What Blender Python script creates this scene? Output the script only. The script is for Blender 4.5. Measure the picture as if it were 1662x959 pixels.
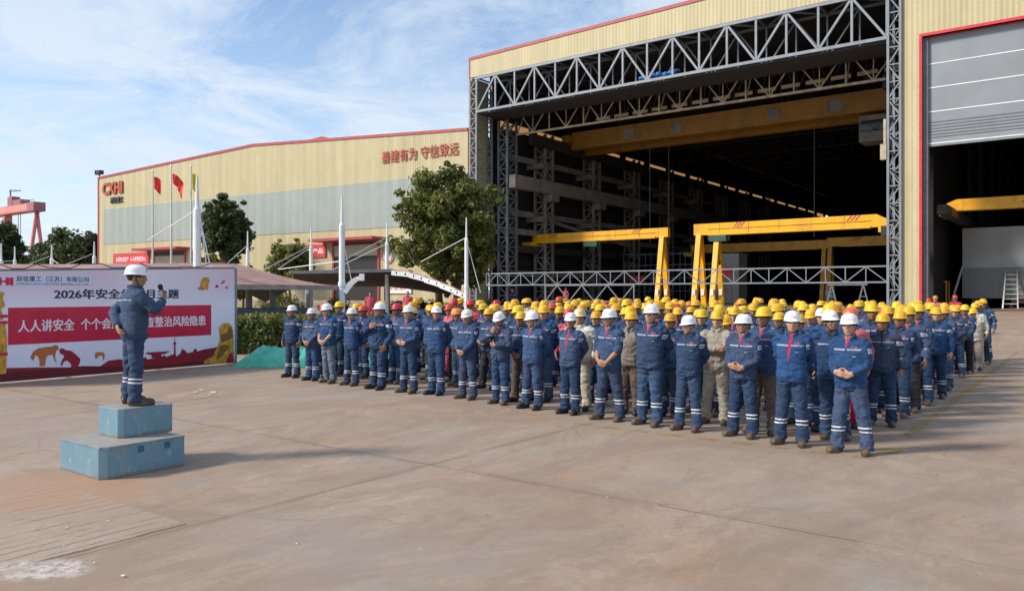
import bpy, bmesh, math, random
from mathutils import Vector, Matrix, Euler, noise
import numpy as np

for o in list(bpy.data.objects):
    bpy.data.objects.remove(o)
SC = bpy.context.scene
COL = SC.collection
PI = math.pi
rad = math.radians

# ------------------------------------------------------------------ camera, sky, sun, exposure
F, HOR, CX, EYE = 1265.0, 476.0, 831.0, 2.0      # focal length in photo pixels, horizon row, centre column, eye height
cam = bpy.data.objects.new('camera', bpy.data.cameras.new('camera'))
COL.objects.link(cam)
cam.location = (0, 0, EYE)
cam.rotation_euler = (PI / 2, 0, 0)
cam.data.sensor_width = 36
cam.data.lens = F / 1662 * 36
cam.data.shift_y = -3.5 / 1662
cam.data.clip_start = 0.1
cam.data.clip_end = 3000
SC.camera = cam

SUN_EL = 35.0
SUN_DIR = Vector((-0.972 * math.cos(rad(SUN_EL)), -0.235 * math.cos(rad(SUN_EL)), math.sin(rad(SUN_EL)))).normalized()
sun = bpy.data.objects.new('sun', bpy.data.lights.new('sun', 'SUN'))
COL.objects.link(sun)
sun.data.energy = 3.5
sun.data.angle = rad(9.0)
sun.data.color = (1.0, 0.91, 0.79)
sun.rotation_euler = SUN_DIR.to_track_quat('Z', 'Y').to_euler()

SC.view_settings.view_transform = 'Standard'
SC.view_settings.look = 'None'
SC.view_settings.gamma = 1
SC.view_settings.use_curve_mapping = False
SC.view_settings.exposure = 0.40

world = bpy.data.worlds.new('World')
SC.world = world
world.use_nodes = True
wn, wl = world.node_tree.nodes, world.node_tree.links
wn.clear()
w_out = wn.new('ShaderNodeOutputWorld')
w_bg = wn.new('ShaderNodeBackground')
w_bg.inputs['Strength'].default_value = 0.15
w_sky = wn.new('ShaderNodeTexSky')
w_sky.sky_type = 'NISHITA'
w_sky.sun_disc = False
w_sky.sun_elevation = rad(SUN_EL)
w_sky.sun_rotation = math.atan2(SUN_DIR.x, SUN_DIR.y)
w_sky.air_density = 1.0
w_sky.dust_density = 0.6
w_sky.ozone_density = 2.5
# thin cirrus cloud layer, laid out on a plane high above (direction / height)
tc = wn.new('ShaderNodeTexCoord')
sep = wn.new('ShaderNodeSeparateXYZ')
wl.new(tc.outputs['Generated'], sep.inputs[0])
def wmath(op, a, b=None):
    n = wn.new('ShaderNodeMath'); n.operation = op
    for i, v in enumerate((a, b)):
        if v is None: continue
        if isinstance(v, (int, float)): n.inputs[i].default_value = v
        else: wl.new(v, n.inputs[i])
    return n.outputs[0]
zz = wmath('ADD', wmath('MAXIMUM', sep.outputs[2], 0.0), 0.10)
cmb = wn.new('ShaderNodeCombineXYZ')
wl.new(wmath('DIVIDE', sep.outputs[0], zz), cmb.inputs[0])
wl.new(wmath('DIVIDE', sep.outputs[1], zz), cmb.inputs[1])
mp = wn.new('ShaderNodeMapping')
mp.inputs['Rotation'].default_value = (0, 0, rad(24))
mp.inputs['Scale'].default_value = (0.9, 0.8, 1)
mp.inputs['Location'].default_value = (2.5, 0.7, 0)
wl.new(cmb.outputs[0], mp.inputs[0])
cn = wn.new('ShaderNodeTexNoise')
cn.inputs['Scale'].default_value = 1.7
cn.inputs['Detail'].default_value = 9
cn.inputs['Roughness'].default_value = 0.68
cn.inputs['Distortion'].default_value = 0.9
wl.new(mp.outputs[0], cn.inputs['Vector'])
cr = wn.new('ShaderNodeValToRGB')
cr.color_ramp.elements[0].position = 0.37
cr.color_ramp.elements[0].color = (0, 0, 0, 1)
cr.color_ramp.elements[1].position = 0.60
cr.color_ramp.elements[1].color = (1, 1, 1, 1)
wl.new(cn.outputs[0], cr.inputs[0])
low = wmath('MULTIPLY', wmath('SUBTRACT', 1.0, wmath('MINIMUM', wmath('MULTIPLY', wmath('MAXIMUM', sep.outputs[2], 0.0), 2.6), 1.0)), 0.50)
fac = wmath('MINIMUM', wmath('ADD', wmath('MULTIPLY', cr.outputs[0], 0.72), low), 0.92)
mix = wn.new('ShaderNodeMixRGB')
wl.new(fac, mix.inputs[0])
w_hs = wn.new('ShaderNodeHueSaturation'); w_hs.inputs['Saturation'].default_value = 1.0
wl.new(w_sky.outputs[0], w_hs.inputs['Color'])
wl.new(w_hs.outputs[0], mix.inputs[1])
mix.inputs[2].default_value = (3.9, 4.4, 5.0, 1)
wl.new(mix.outputs[0], w_bg.inputs['Color'])
wl.new(w_bg.outputs[0], w_out.inputs[0])

# ------------------------------------------------------------------ helpers
def px_ground(px, py, z=0.0):
    d = F * (EYE - z) / (py - HOR)
    return Vector(((px - CX) / F * d, d, z))
def px_at(px, py, d):
    return Vector(((px - CX) / F * d, d, EYE + (HOR - py) / F * d))

class Frame:
    """an upright plan frame: origin, x along a facade, y behind it"""
    def __init__(self, ox, oy, dx, dy):
        n = math.hypot(dx, dy)
        self.o = Vector((ox, oy, 0)); self.ax = (dx / n, dy / n); self.ang = math.atan2(dy, dx)
        self.M = Matrix.Translation(self.o) @ Matrix.Rotation(self.ang, 4, 'Z')
    def loc(self, px, py, yl=0.0):
        ax, ay = self.ax
        ox, oy = self.o.x - ay * yl, self.o.y + ax * yl
        r = (px - CX) / F
        x = (r * oy - ox) / (ax - r * ay)
        return x, EYE + (HOR - py) / F * (oy + x * ay)

def tag(o, label=None, cat=None, group=None, kind=None):
    if label: o['label'] = label
    if cat: o['category'] = cat
    if group: o['group'] = group
    if kind: o['kind'] = kind
    return o
def empty(name, loc=(0, 0, 0), rz=0.0, label=None, cat=None, group=None):
    o = bpy.data.objects.new(name, None)
    o.empty_display_size = 0.3
    COL.objects.link(o)
    o.location = loc; o.rotation_euler = (0, 0, rz)
    return tag(o, label, cat, group)
def link(name, me, parent=None):
    o = bpy.data.objects.new(name, me)
    COL.objects.link(o)
    if parent is not None: o.parent = parent
    return o
def children(o): return [c for c in bpy.data.objects if c.parent == o]
def copy_tree(o, parent=None, kids=None):
    c = o.copy(); COL.objects.link(c)
    if parent is not None: c.parent = parent
    for ch in list(o.children): copy_tree(ch, c)
    return c

class MB:
    def __init__(self): self.v = []; self.f = []; self.m = []; self.cur = 0
    def add(self, vs, fs):
        b = len(self.v)
        self.v += [tuple(p) for p in vs]
        self.f += [tuple(b + i for i in q) for q in fs]
        self.m += [self.cur] * len(fs)
        return self
    def box(self, x0, x1, y0, y1, z0, z1):
        return self.add([(x0, y0, z0), (x1, y0, z0), (x1, y1, z0), (x0, y1, z0), (x0, y0, z1), (x1, y0, z1), (x1, y1, z1), (x0, y1, z1)],
                        [(0, 3, 2, 1), (4, 5, 6, 7), (0, 1, 5, 4), (1, 2, 6, 5), (2, 3, 7, 6), (3, 0, 4, 7)])
    def bar(self, p, q, w, h=None, up=(0, 0, 1)):
        p, q = Vector(p), Vector(q); h = h or w
        d = (q - p).normalized(); u = Vector(up)
        if abs(d.dot(u)) > 0.95: u = Vector((0, 1, 0))
        s = d.cross(u).normalized(); t = s.cross(d)
        vs = []
        for e in (p, q):
            for a, b in ((-1, -1), (1, -1), (1, 1), (-1, 1)):
                vs.append(e + s * (a * w / 2) + t * (b * h / 2))
        return self.add(vs, [(0, 1, 2, 3), (7, 6, 5, 4), (0, 4, 5, 1), (1, 5, 6, 2), (2, 6, 7, 3), (3, 7, 4, 0)])
    def tube(self, pts, radii, seg=8, caps=True):
        pts = [Vector(p) for p in pts]
        if isinstance(radii, (int, float)): radii = [radii] * len(pts)
        vs, fs = [], []
        prev = None
        for i, p in enumerate(pts):
            d = (pts[min(i + 1, len(pts) - 1)] - pts[max(i - 1, 0)]).normalized()
            if prev is None:
                a = Vector((1, 0, 0)) if abs(d.x) < 0.9 else Vector((0, 1, 0))
                s = d.cross(a).normalized()
            else:
                s = (prev - d * prev.dot(d)).normalized()
            prev = s; t = d.cross(s)
            r = radii[i]
            ra, rb = r if isinstance(r, tuple) else (r, r)
            for k in range(seg):
                an = 2 * PI * k / seg
                vs.append(p + s * (ra * math.cos(an)) + t * (rb * math.sin(an)))
        for i in range(len(pts) - 1):
            for k in range(seg):
                k2 = (k + 1) % seg
                fs.append((i * seg + k, i * seg + k2, (i + 1) * seg + k2, (i + 1) * seg + k))
        if caps:
            fs.append(tuple(range(seg))[::-1]); fs.append(tuple((len(pts) - 1) * seg + k for k in range(seg)))
        return self.add(vs, fs)
    def rings(self, rings, seg=20):
        """closed stack of horizontal ellipses: (z, rx, ry, cx, cy)"""
        vs, fs = [], []
        for z, rx, ry, cx, cy in rings:
            for k in range(seg):
                a = 2 * PI * k / seg
                vs.append((cx + rx * math.cos(a), cy + ry * math.sin(a), z))
        n = len(rings)
        for i in range(n - 1):
            for k in range(seg):
                k2 = (k + 1) % seg
                fs.append((i * seg + k, i * seg + k2, (i + 1) * seg + k2, (i + 1) * seg + k))
        fs.append(tuple(range(seg))[::-1]); fs.append(tuple((n - 1) * seg + k for k in range(seg)))
        return self.add(vs, fs)
    def ell(self, c, r, M=None, su=14, sv=9):
        vs, fs = [], []
        c = Vector(c)
        for j in range(1, sv):
            th = PI * j / sv
            for k in range(su):
                a = 2 * PI * k / su
                p = Vector((r[0] * math.sin(th) * math.cos(a), r[1] * math.sin(th) * math.sin(a), r[2] * math.cos(th)))
                if M is not None: p = M @ p
                vs.append(c + p)
        top = Vector((0, 0, r[2])); bot = Vector((0, 0, -r[2]))
        if M is not None: top, bot = M @ top, M @ bot
        vs += [c + top, c + bot]
        T, Bm = len(vs) - 2, len(vs) - 1
        for j in range(sv - 2):
            for k in range(su):
                k2 = (k + 1) % su
                fs.append((j * su + k, (j + 1) * su + k, (j + 1) * su + k2, j * su + k2))
        for k in range(su):
            k2 = (k + 1) % su
            fs.append((T, k, k2)); fs.append((Bm, (sv - 2) * su + k2, (sv - 2) * su + k))
        return self.add(vs, fs)
    def prism(self, poly, y0, y1):
        """poly of (x,z) extruded from y0 (front) to y1"""
        n = len(poly)
        vs = [(x, y0, z) for x, z in poly] + [(x, y1, z) for x, z in poly]
        fs = [tuple(range(n)), tuple(range(2 * n - 1, n - 1, -1))]
        for i in range(n):
            j = (i + 1) % n
            fs.append((i, i + n, j + n, j))
        return self.add(vs, fs)
    def mesh(self, name, mats, smooth=False):
        me = bpy.data.meshes.new(name)
        me.from_pydata(self.v, [], self.f)
        for m in (mats if isinstance(mats, (list, tuple)) else [mats]): me.materials.append(m)
        me.polygons.foreach_set('material_index', self.m)
        if smooth: me.polygons.foreach_set('use_smooth', [True] * len(self.f))
        me.update()
        return me
    def build(self, name, mats, parent=None, smooth=False, fix=True):
        me = self.mesh(name, mats, smooth)
        if fix:
            bm = bmesh.new(); bm.from_mesh(me)
            bmesh.ops.recalc_face_normals(bm, faces=bm.faces)
            bm.to_mesh(me); bm.free()
        return link(name, me, parent)

DG = None
def baked(ob):
    dg = bpy.context.evaluated_depsgraph_get()
    me = bpy.data.meshes.new_from_object(ob.evaluated_get(dg))
    return me

def text_obj(name, body, mat, parent, size, loc, align='LEFT', bold=0.0, depth=0.01, sx=1.0, space=1.0):
    c = bpy.data.curves.new(name, 'FONT')
    c.body = body; c.size = size; c.align_x = align; c.offset = bold * size; c.extrude = depth / 2; c.space_character = space
    c.resolution_u = 3
    t = bpy.data.objects.new('tmp', c); COL.objects.link(t)
    me = baked(t)
    bpy.data.objects.remove(t); bpy.data.curves.remove(c)
    me.name = name
    me.materials.clear(); me.materials.append(mat)
    me.transform(Matrix.Diagonal((sx, 1, 1, 1)))
    o = link(name, me, parent)
    o.location = loc; o.rotation_euler = (PI / 2, 0, 0)
    return o
def text_fit(name, body, mat, parent, x0, x1, z0, z1, y, bold=0.0, depth=0.01):
    """lettering stretched to fill x0..x1, z0..z1 on a wall"""
    o = text_obj(name, body, mat, parent, 1.0, (0, 0, 0), bold=0.0, depth=depth)
    co = np.empty(len(o.data.vertices) * 3); o.data.vertices.foreach_get('co', co); co = co.reshape(-1, 3)
    mn, mx = co.min(0), co.max(0)
    if bold > 0:
        me = o.data; nv = len(me.vertices); polys = [tuple(p.vertices) for p in me.polygons]
        sh = bold * 1.4
        vs, fs = [], []
        for q, (a, b) in enumerate(((0, 0), (sh, 0), (-sh, 0), (0, sh * .6), (0, -sh * .6))):
            vs.append(co + np.array((a, b, -q * 3e-4))); fs += [tuple(i + q * nv for i in f) for f in polys]
        co = np.concatenate(vs); m2 = bpy.data.meshes.new(name); m2.from_pydata(co.tolist(), [], fs); m2.materials.append(mat); o.data = m2
        mn, mx = co.min(0), co.max(0)
    co[:, 0] = (co[:, 0] - mn[0]) / (mx[0] - mn[0]) * (x1 - x0) + x0
    co[:, 1] = (co[:, 1] - mn[1]) / (mx[1] - mn[1]) * (z1 - z0) + z0
    o.data.vertices.foreach_set('co', co.ravel()); o.data.update()
    o.location = (0, y, 0)
    return o

# ------------------------------------------------------------------ materials
class N:
    """small node helper for one material"""
    def __init__(self, name):
        self.m = bpy.data.materials.new(name); self.m.use_nodes = True
        self.t = self.m.node_tree; self.n = self.t.nodes; self.l = self.t.links
        self.b = self.n['Principled BSDF']
        self.tc = self.n.new('ShaderNodeTexCoord')
        self.obj = self.tc.outputs['Object']
    def set(self, i, v):
        if hasattr(v, 'is_output') or hasattr(v, 'links'): self.l.new(v, i)
        else: i.default_value = v
    def math(self, op, a, b=0.0, c=None, clamp=False):
        n = self.n.new('ShaderNodeMath'); n.operation = op; n.use_clamp = clamp
        self.set(n.inputs[0], a); self.set(n.inputs[1], b)
        if c is not None: self.set(n.inputs[2], c)
        return n.outputs[0]
    def map(self, scale=(1, 1, 1), rot=(0, 0, 0), loc=(0, 0, 0), vec=None):
        n = self.n.new('ShaderNodeMapping')
        n.inputs['Scale'].default_value = scale; n.inputs['Rotation'].default_value = rot; n.inputs['Location'].default_value = loc
        self.l.new(vec or self.obj, n.inputs[0]); return n.outputs[0]
    def noise(self, scale, detail=4, rough=0.55, vec=None, dist=0.0):
        n = self.n.new('ShaderNodeTexNoise')
        n.inputs['Scale'].default_value = scale; n.inputs['Detail'].default_value = detail
        n.inputs['Roughness'].default_value = rough; n.inputs['Distortion'].default_value = dist
        self.l.new(vec or self.obj, n.inputs['Vector']); return n.outputs[0]
    def ramp(self, fac, stops):
        n = self.n.new('ShaderNodeValToRGB')
        e = n.color_ramp.elements
        while len(e) < len(stops): e.new(0.5)
        for i, (p, c) in enumerate(stops):
            e[i].position = p
            e[i].color = (c, c, c, 1) if isinstance(c, (int, float)) else (*c, 1)
        self.l.new(fac, n.inputs[0]); return n.outputs[0]
    def mix(self, fac, a, b, mode='MIX'):
        n = self.n.new('ShaderNodeMixRGB'); n.blend_type = mode
        self.set(n.inputs[0], fac)
        for i, v in ((1, a), (2, b)):
            if isinstance(v, tuple): n.inputs[i].default_value = (*v[:3], 1)
            else: self.l.new(v, n.inputs[i])
        return n.outputs[0]
    def sep(self, vec=None):
        n = self.n.new('ShaderNodeSeparateXYZ'); self.l.new(vec or self.obj, n.inputs[0]); return n.outputs
    def band(self, v, a, b):
        """1 where a < v < b"""
        return self.math('MULTIPLY', self.math('GREATER_THAN', v, a), self.math('LESS_THAN', v, b))
    def color(self, c): self.set(self.b.inputs['Base Color'], (*c, 1) if isinstance(c, tuple) else c); return self
    def rough(self, r): self.set(self.b.inputs['Roughness'], r); return self
    def bump(self, h, strength=0.3, dist=0.02):
        n = self.n.new('ShaderNodeBump'); n.inputs['Strength'].default_value = strength; n.inputs['Distance'].default_value = dist
        self.l.new(h, n.inputs['Height']); self.l.new(n.outputs[0], self.b.inputs['Normal']); return self

def sc(c, k): return tuple(min(1, x * k) for x in c)
def plain(name, c, rough=0.6, metal=0.0, var=0.25, scale=3.0, bump=0.0, dirt=None):
    k = N(name)
    nz = k.noise(scale, 5, 0.6)
    col = k.mix(k.ramp(nz, [(0.3, 0), (0.7, 1)]), sc(c, 1 - var), sc(c, 1 + var))
    if dirt:
        d = k.ramp(k.noise(scale * 0.7, 6, 0.7, vec=k.map((1, 1, 0.35))), [(0.52, 0), (0.72, 1)])
        col = k.mix(d, col, dirt)
    k.color(col).rough(rough)
    k.b.inputs['Metallic'].default_value = metal
    if bump: k.bump(k.noise(scale * 8, 3), bump, 0.01)
    return k.m

def corrugated(name, c, c2, pitch=0.3, stain=(0.30, 0.24, 0.13)):
    k = N(name)
    s = k.sep()
    rib = k.math('SINE', k.math('MULTIPLY', s[0], 2 * PI / pitch))
    big = k.noise(0.22, 5, 0.6, vec=k.map((1, 1, 0.7)))
    panel = k.noise(1.0, 0, 0.5, vec=k.map((1.05, 0.01, 0.001)))           # sheet to sheet variation
    streak = k.noise(1.0, 5, 0.65, vec=k.map((1.7, 1, 0.09)))
    col = k.mix(k.ramp(big, [(0.3, 0), (0.7, 1)]), c, c2)
    col = k.mix(k.ramp(panel, [(0.35, 0), (0.65, 0.5)]), col, sc(c, 0.78))
    col = k.mix(k.ramp(streak, [(0.50, 0), (0.76, 0.55)]), col, stain)
    gr = k.math('LESS_THAN', k.math('FRACT', k.math('DIVIDE', s[0], 0.9)), 0.035)
    col = k.mix(k.math('MULTIPLY', gr, 0.13), col, sc(c, 0.45))
    col = k.mix(k.ramp(k.noise(0.7, 7, 0.75), [(0.44, 0), (0.66, 0.4)]), col, sc(c, 0.80))
    col = k.mix(k.ramp(k.noise(1.0, 6, 0.7, vec=k.map((3.1, 1, 0.05), loc=(4, 0, 0))), [(0.60, 0), (0.72, 0.5)]), col, stain)
    k.color(col).rough(0.55)
    k.bump(k.math('ADD', rib, k.math('MULTIPLY', big, 0.4)), 0.22, 0.03)
    return k.m

M = {}
M['cream'] = corrugated('cream_cladding', (0.475, 0.415, 0.235), (0.53, 0.465, 0.275))
M['bluegrey'] = corrugated('blue_grey_cladding', (0.29, 0.34, 0.315), (0.345, 0.395, 0.365), stain=(0.22, 0.27, 0.26))
M['red_trim'] = plain('red_trim_paint', (0.36, 0.05, 0.055), 0.5)
M['bright_red'] = plain('bright_red_paint', (0.55, 0.03, 0.05), 0.45)
M['silver'] = plain('galvanised_steel', (0.20, 0.225, 0.255), 0.5, 0.15, 0.15, 2)
M['grey_steel'] = plain('grey_steel', (0.13, 0.145, 0.16), 0.6, 0.1, 0.2, 2)
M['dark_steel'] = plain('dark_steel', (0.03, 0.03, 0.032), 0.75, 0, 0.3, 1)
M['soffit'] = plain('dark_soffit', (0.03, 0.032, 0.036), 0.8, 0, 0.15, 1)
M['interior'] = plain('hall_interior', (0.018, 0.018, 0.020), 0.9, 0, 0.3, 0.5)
M['pale_beam'] = plain('primed_steel', (0.42, 0.35, 0.24), 0.6, 0, 0.3, 2, dirt=(0.3, 0.17, 0.08))
M['column'] = plain('column_paint', (0.21, 0.195, 0.17), 0.7, 0, 0.25, 1, dirt=(0.08, 0.07, 0.06))
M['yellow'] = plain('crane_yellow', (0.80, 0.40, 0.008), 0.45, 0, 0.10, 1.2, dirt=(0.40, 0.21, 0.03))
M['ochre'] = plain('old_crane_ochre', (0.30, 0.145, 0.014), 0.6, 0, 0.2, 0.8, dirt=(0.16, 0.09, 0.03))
M['hazard_red'] = plain('hazard_red', (0.35, 0.04, 0.05), 0.5)
M['white_paint'] = plain('white_paint', (0.74, 0.77, 0.78), 0.45, 0, 0.06, 2, dirt=(0.55, 0.56, 0.55))
M['hoist'] = plain('hoist_green', (0.02, 0.07, 0.06), 0.5)
M['black'] = plain('black', (0.012, 0.012, 0.014), 0.5)
M['glossblack'] = plain('black_car_paint', (0.01, 0.01, 0.012), 0.15)
M['glass'] = plain('dark_glass', (0.02, 0.025, 0.03), 0.08)
M['rubber'] = plain('rubber', (0.02, 0.02, 0.02), 0.8)
M['shutter'] = plain('beige_shutter', (0.42, 0.38, 0.29), 0.6, 0, 0.1, 1)
M['podium'] = None
M['flag_red'] = plain('flag_red', (0.78, 0.05, 0.045), 0.8)
M['flag_yellow'] = plain('flag_yellow', (0.65, 0.55, 0.02), 0.8)
M['sign_red'] = plain('sign_red', (0.55, 0.035, 0.05), 0.6)
M['sign_white'] = plain('sign_white', (0.75, 0.75, 0.75), 0.6, 0, 0.04)
M['letter_red'] = plain('letter_red', (0.42, 0.07, 0.035), 0.5)
M['letter_black'] = plain('letter_black', (0.03, 0.03, 0.035), 0.5)
M['bark'] = plain('bark', (0.10, 0.075, 0.05), 0.9, 0, 0.4, 6, bump=0.5)
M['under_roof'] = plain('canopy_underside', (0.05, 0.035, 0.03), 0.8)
M['concrete_post'] = plain('concrete_post', (0.28, 0.28, 0.28), 0.8)
M['block_grey'] = plain('steel_block', (0.42, 0.44, 0.46), 0.45, 0.1, 0.18, 0.35)
M['block_dark'] = plain('steel_block_lower', (0.25, 0.25, 0.26), 0.55, 0.1, 0.12, 0.4)
M['aluminium'] = plain('aluminium', (0.60, 0.62, 0.62), 0.4, 0.4, 0.05)
M['crane_red'] = plain('hazed_crane_red', (0.52, 0.17, 0.16), 0.6, 0, 0.12, 0.1)  # pale tone carries the distance haze in the colour
M['crane_lit'] = plain('hazed_crane_lit', (0.62, 0.25, 0.20), 0.6, 0, 0.1, 0.1)  # paler copy: sunlight on the girder side put into the colour
M['crane_dark'] = plain('shaded_crane_and_dark_red', (0.30, 0.11, 0.13), 0.6, 0, 0.1, 0.1)  # darker copy: shade on the girder end in the colour; also trestle red
M['blue_sheet'] = plain('blue_sheet', (0.03, 0.16, 0.50), 0.6)
k = N('translucent_panel')
tr = k.n.new('ShaderNodeBsdfTranslucent'); tr.inputs[0].default_value = (0.55, 0.42, 0.27, 1)
k.l.new(tr.outputs[0], k.n['Material Output'].inputs[0]); M['skylight'] = k.m

def leaf_mat(name, c, tr=0.25):
    k = N(name)
    oi = k.n.new('ShaderNodeObjectInfo')
    col = k.mix(k.ramp(k.noise(0.9, 3), [(0.3, 0), (0.7, 1)]), sc(c, 0.65), sc(c, 1.35))
    k.color(col).rough(0.55)
    t = k.n.new('ShaderNodeBsdfTranslucent'); k.l.new(col, t.inputs[0])
    mx = k.n.new('ShaderNodeMixShader'); mx.inputs[0].default_value = tr + .18
    k.l.new(k.b.outputs[0], mx.inputs[1]); k.l.new(t.outputs[0], mx.inputs[2])
    k.l.new(mx.outputs[0], k.n['Material Output'].inputs[0])
    return k.m
M['leafA'] = leaf_mat('leaf_green', (0.14, 0.165, 0.034))
M['leafB'] = leaf_mat('leaf_dark', (0.082, 0.105, 0.025))
M['leafC'] = leaf_mat('leaf_light', (0.215, 0.225, 0.05))
M['pineA'] = leaf_mat('evergreen', (0.075, 0.112, 0.038))
M['pineB'] = leaf_mat('evergreen_dark', (0.046, 0.072, 0.028))

# ------------------------------------------------------------------ ground (one sheet, jointed concrete)
HALL = Frame(-3.83, 71.2, 1691, -1265)
LEFT = Frame((160 - CX) / F * 103.9, 103.9, 1981, -1265)
wl_, wr_ = px_ground(0, 623), px_ground(382, 590)
BAN = Frame(wl_.x, wl_.y, wr_.x - wl_.x, wr_.y - wl_.y)
GA = HALL.ang
def g2w(gx, gy, z=0.0):          # yard grid (x along the hall front, y towards the hall) to world
    c, s = math.cos(GA), math.sin(GA)
    return Vector((gx * c - gy * s, gx * s + gy * c, z))
def w2g(p):
    c, s = math.cos(GA), math.sin(GA)
    return p.x * c + p.y * s, -p.x * s + p.y * c

def ground_material():
    k = N('yard_concrete')
    g = k.map((1, 1, 1), (0, 0, -GA))                       # yard grid coordinates
    s = k.sep(g)
    gx, gy = s[0], s[1]
    n_big = k.noise(0.16, 5, 0.6)
    n_mid = k.noise(0.9, 6, 0.65)
    n_fine = k.noise(14, 6, 0.7)
    n_grit = k.noise(90, 3, 0.7)
    streak = k.noise(1.0, 6, 0.62, vec=k.map((1.5, 0.16, 1), vec=g))
    streak2 = k.noise(1.0, 5, 0.62, vec=k.map((0.20, 1.8, 1), vec=g))
    base = k.mix(k.ramp(n_big, [(0.32, 0), (0.68, 1)]), (0.325, 0.248, 0.186), (0.312, 0.262, 0.215))
    base = k.mix(k.ramp(streak, [(0.38, 0), (0.70, 0.75)]), base, (0.40, 0.33, 0.272))
    base = k.mix(k.ramp(streak2, [(0.52, 0), (0.76, 0.7)]), base, (0.245, 0.215, 0.19))
    base = k.mix(k.ramp(n_mid, [(0.52, 0), (0.75, 0.5)]), base, (0.235, 0.195, 0.165))
    base = k.mix(k.ramp(n_mid, [(0.25, 0.4), (0.42, 0)]), base, (0.38, 0.36, 0.335))
    rust = k.math('MULTIPLY', k.ramp(k.noise(0.42, 6, 0.7, vec=k.map((1, 1, 1), loc=(7.3, 2.1, 0))), [(0.48, 0), (0.68, 1)]), k.ramp(streak, [(0.40, 0.25), (0.6, 1)]))
    base = k.mix(k.math('MULTIPLY', rust, 0.9), base, (0.37, 0.225, 0.13))
    spot = k.ramp(k.noise(1.1, 5, 0.75, vec=k.map((1, 1, 1), loc=(3.1, 9.4, 0))), [(0.70, 0), (0.75, 1)])
    base = k.mix(k.math('MULTIPLY', spot, 0.75), base, (0.30, 0.135, 0.06))
    dark = k.ramp(k.noise(2.3, 5, 0.75, vec=k.map((1, 1, 1), loc=(13.1, 4.4, 0))), [(0.69, 0), (0.76, 1)])
    base = k.mix(k.math('MULTIPLY', dark, 0.45), base, (0.12, 0.105, 0.095))
    base = k.mix(k.ramp(n_fine, [(0.35, 0.28), (0.6, 0)]), base, (0.15, 0.125, 0.105))
    base = k.mix(k.ramp(n_grit, [(0.60, 0), (0.72, 0.4)]), base, (0.50, 0.45, 0.40))
    blot = k.noise(0.55, 8, 0.78, vec=k.map((1.0, 0.55, 1), vec=g, loc=(31, 12, 0)), dist=1.2)
    base = k.mix(k.ramp(blot, [(0.46, 0), (0.56, 0.62)]), base, (0.235, 0.172, 0.128))
    base = k.mix(k.ramp(blot, [(0.34, 0.6), (0.42, 0)]), base, (0.40, 0.36, 0.32))
    blot2 = k.noise(1.9, 8, 0.8, vec=k.map((1.2, 0.5, 1), vec=g, loc=(5, 62, 0)), dist=0.8)
    base = k.mix(k.ramp(blot2, [(0.50, 0), (0.60, 0.5)]), base, (0.215, 0.165, 0.13))
    base = k.mix(k.ramp(blot2, [(0.30, 0.55), (0.40, 0)]), base, (0.43, 0.385, 0.34))
    blue = k.ramp(k.noise(0.30, 5, 0.65, vec=k.map((1, 1, 1), loc=(17, 3, 0))), [(0.50, 0), (0.66, 0.55)])
    base = k.mix(blue, base, (0.275, 0.268, 0.262))
    slab = k.n.new('ShaderNodeTexWhiteNoise'); slab.noise_dimensions = '2D'
    sl_ = k.n.new('ShaderNodeCombineXYZ')
    gx0 = w2g(px_ground(897, 702.5))[0]; gy0 = w2g(px_ground(1075, 821))[1]
    k.l.new(k.math('FLOOR', k.math('DIVIDE', k.math('SUBTRACT', gx, gx0), 7.4)), sl_.inputs[0]); k.l.new(k.math('FLOOR', k.math('DIVIDE', k.math('SUBTRACT', gy, gy0), 8.1)), sl_.inputs[1])
    k.l.new(sl_.outputs[0], slab.inputs['Vector'])
    base = k.mix(k.math('MULTIPLY', slab.outputs['Value'], 0.30), base, (0.25, 0.225, 0.205))
    # hairline cracks
    vo = k.n.new('ShaderNodeTexVoronoi'); vo.feature = 'DISTANCE_TO_EDGE'; vo.inputs['Scale'].default_value = 0.33
    wv = k.n.new('ShaderNodeVectorMath'); wv.operation = 'ADD'
    cn_ = k.n.new('ShaderNodeTexNoise'); cn_.inputs['Scale'].default_value = 0.9; cn_.inputs['Detail'].default_value = 7; k.l.new(k.obj, cn_.inputs['Vector'])
    k.l.new(g, wv.inputs[0]); k.l.new(cn_.outputs['Color'], wv.inputs[1]); k.l.new(wv.outputs[0], vo.inputs['Vector'])
    crk = k.math('MULTIPLY', k.math('LESS_THAN', vo.outputs['Distance'], 0.0026), k.ramp(k.noise(0.35, 4, .6, vec=k.map((1, 1, 1), loc=(4, 8, 1))), [(0.50, 0), (0.58, 0.8)]))
    base = k.mix(k.math('MULTIPLY', crk, k.ramp(n_fine, [(0.35, 0.1), (0.6, 0.75)])), base, (0.10, 0.08, 0.066))
    # tyre marks sweeping across the yard
    for (tx, ty, tr_, wdt) in ((-9.0, 24.0, 21.0, .16), (-9.0, 24.0, 22.7, .16), (14.0, -6.0, 15.0, .15), (14.0, -6.0, 16.6, .15)):
        s2 = k.sep(); ddx = k.math('SUBTRACT', s2[0], tx); ddy = k.math('SUBTRACT', s2[1], ty)
        rr = k.math('SQRT', k.math('ADD', k.math('MULTIPLY', ddx, ddx), k.math('MULTIPLY', ddy, ddy)))
        tm_ = k.math('SMOOTH_MIN', 1.0, k.math('MAXIMUM', 0.0, k.math('SUBTRACT', 1.0, k.math('DIVIDE', k.math('ABSOLUTE', k.math('SUBTRACT', rr, tr_)), wdt))), 0.1)
        base = k.mix(k.math('MULTIPLY', tm_, k.ramp(n_mid, [(0.38, 0.05), (0.62, 0.34)])), base, (0.15, 0.125, 0.108))
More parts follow.
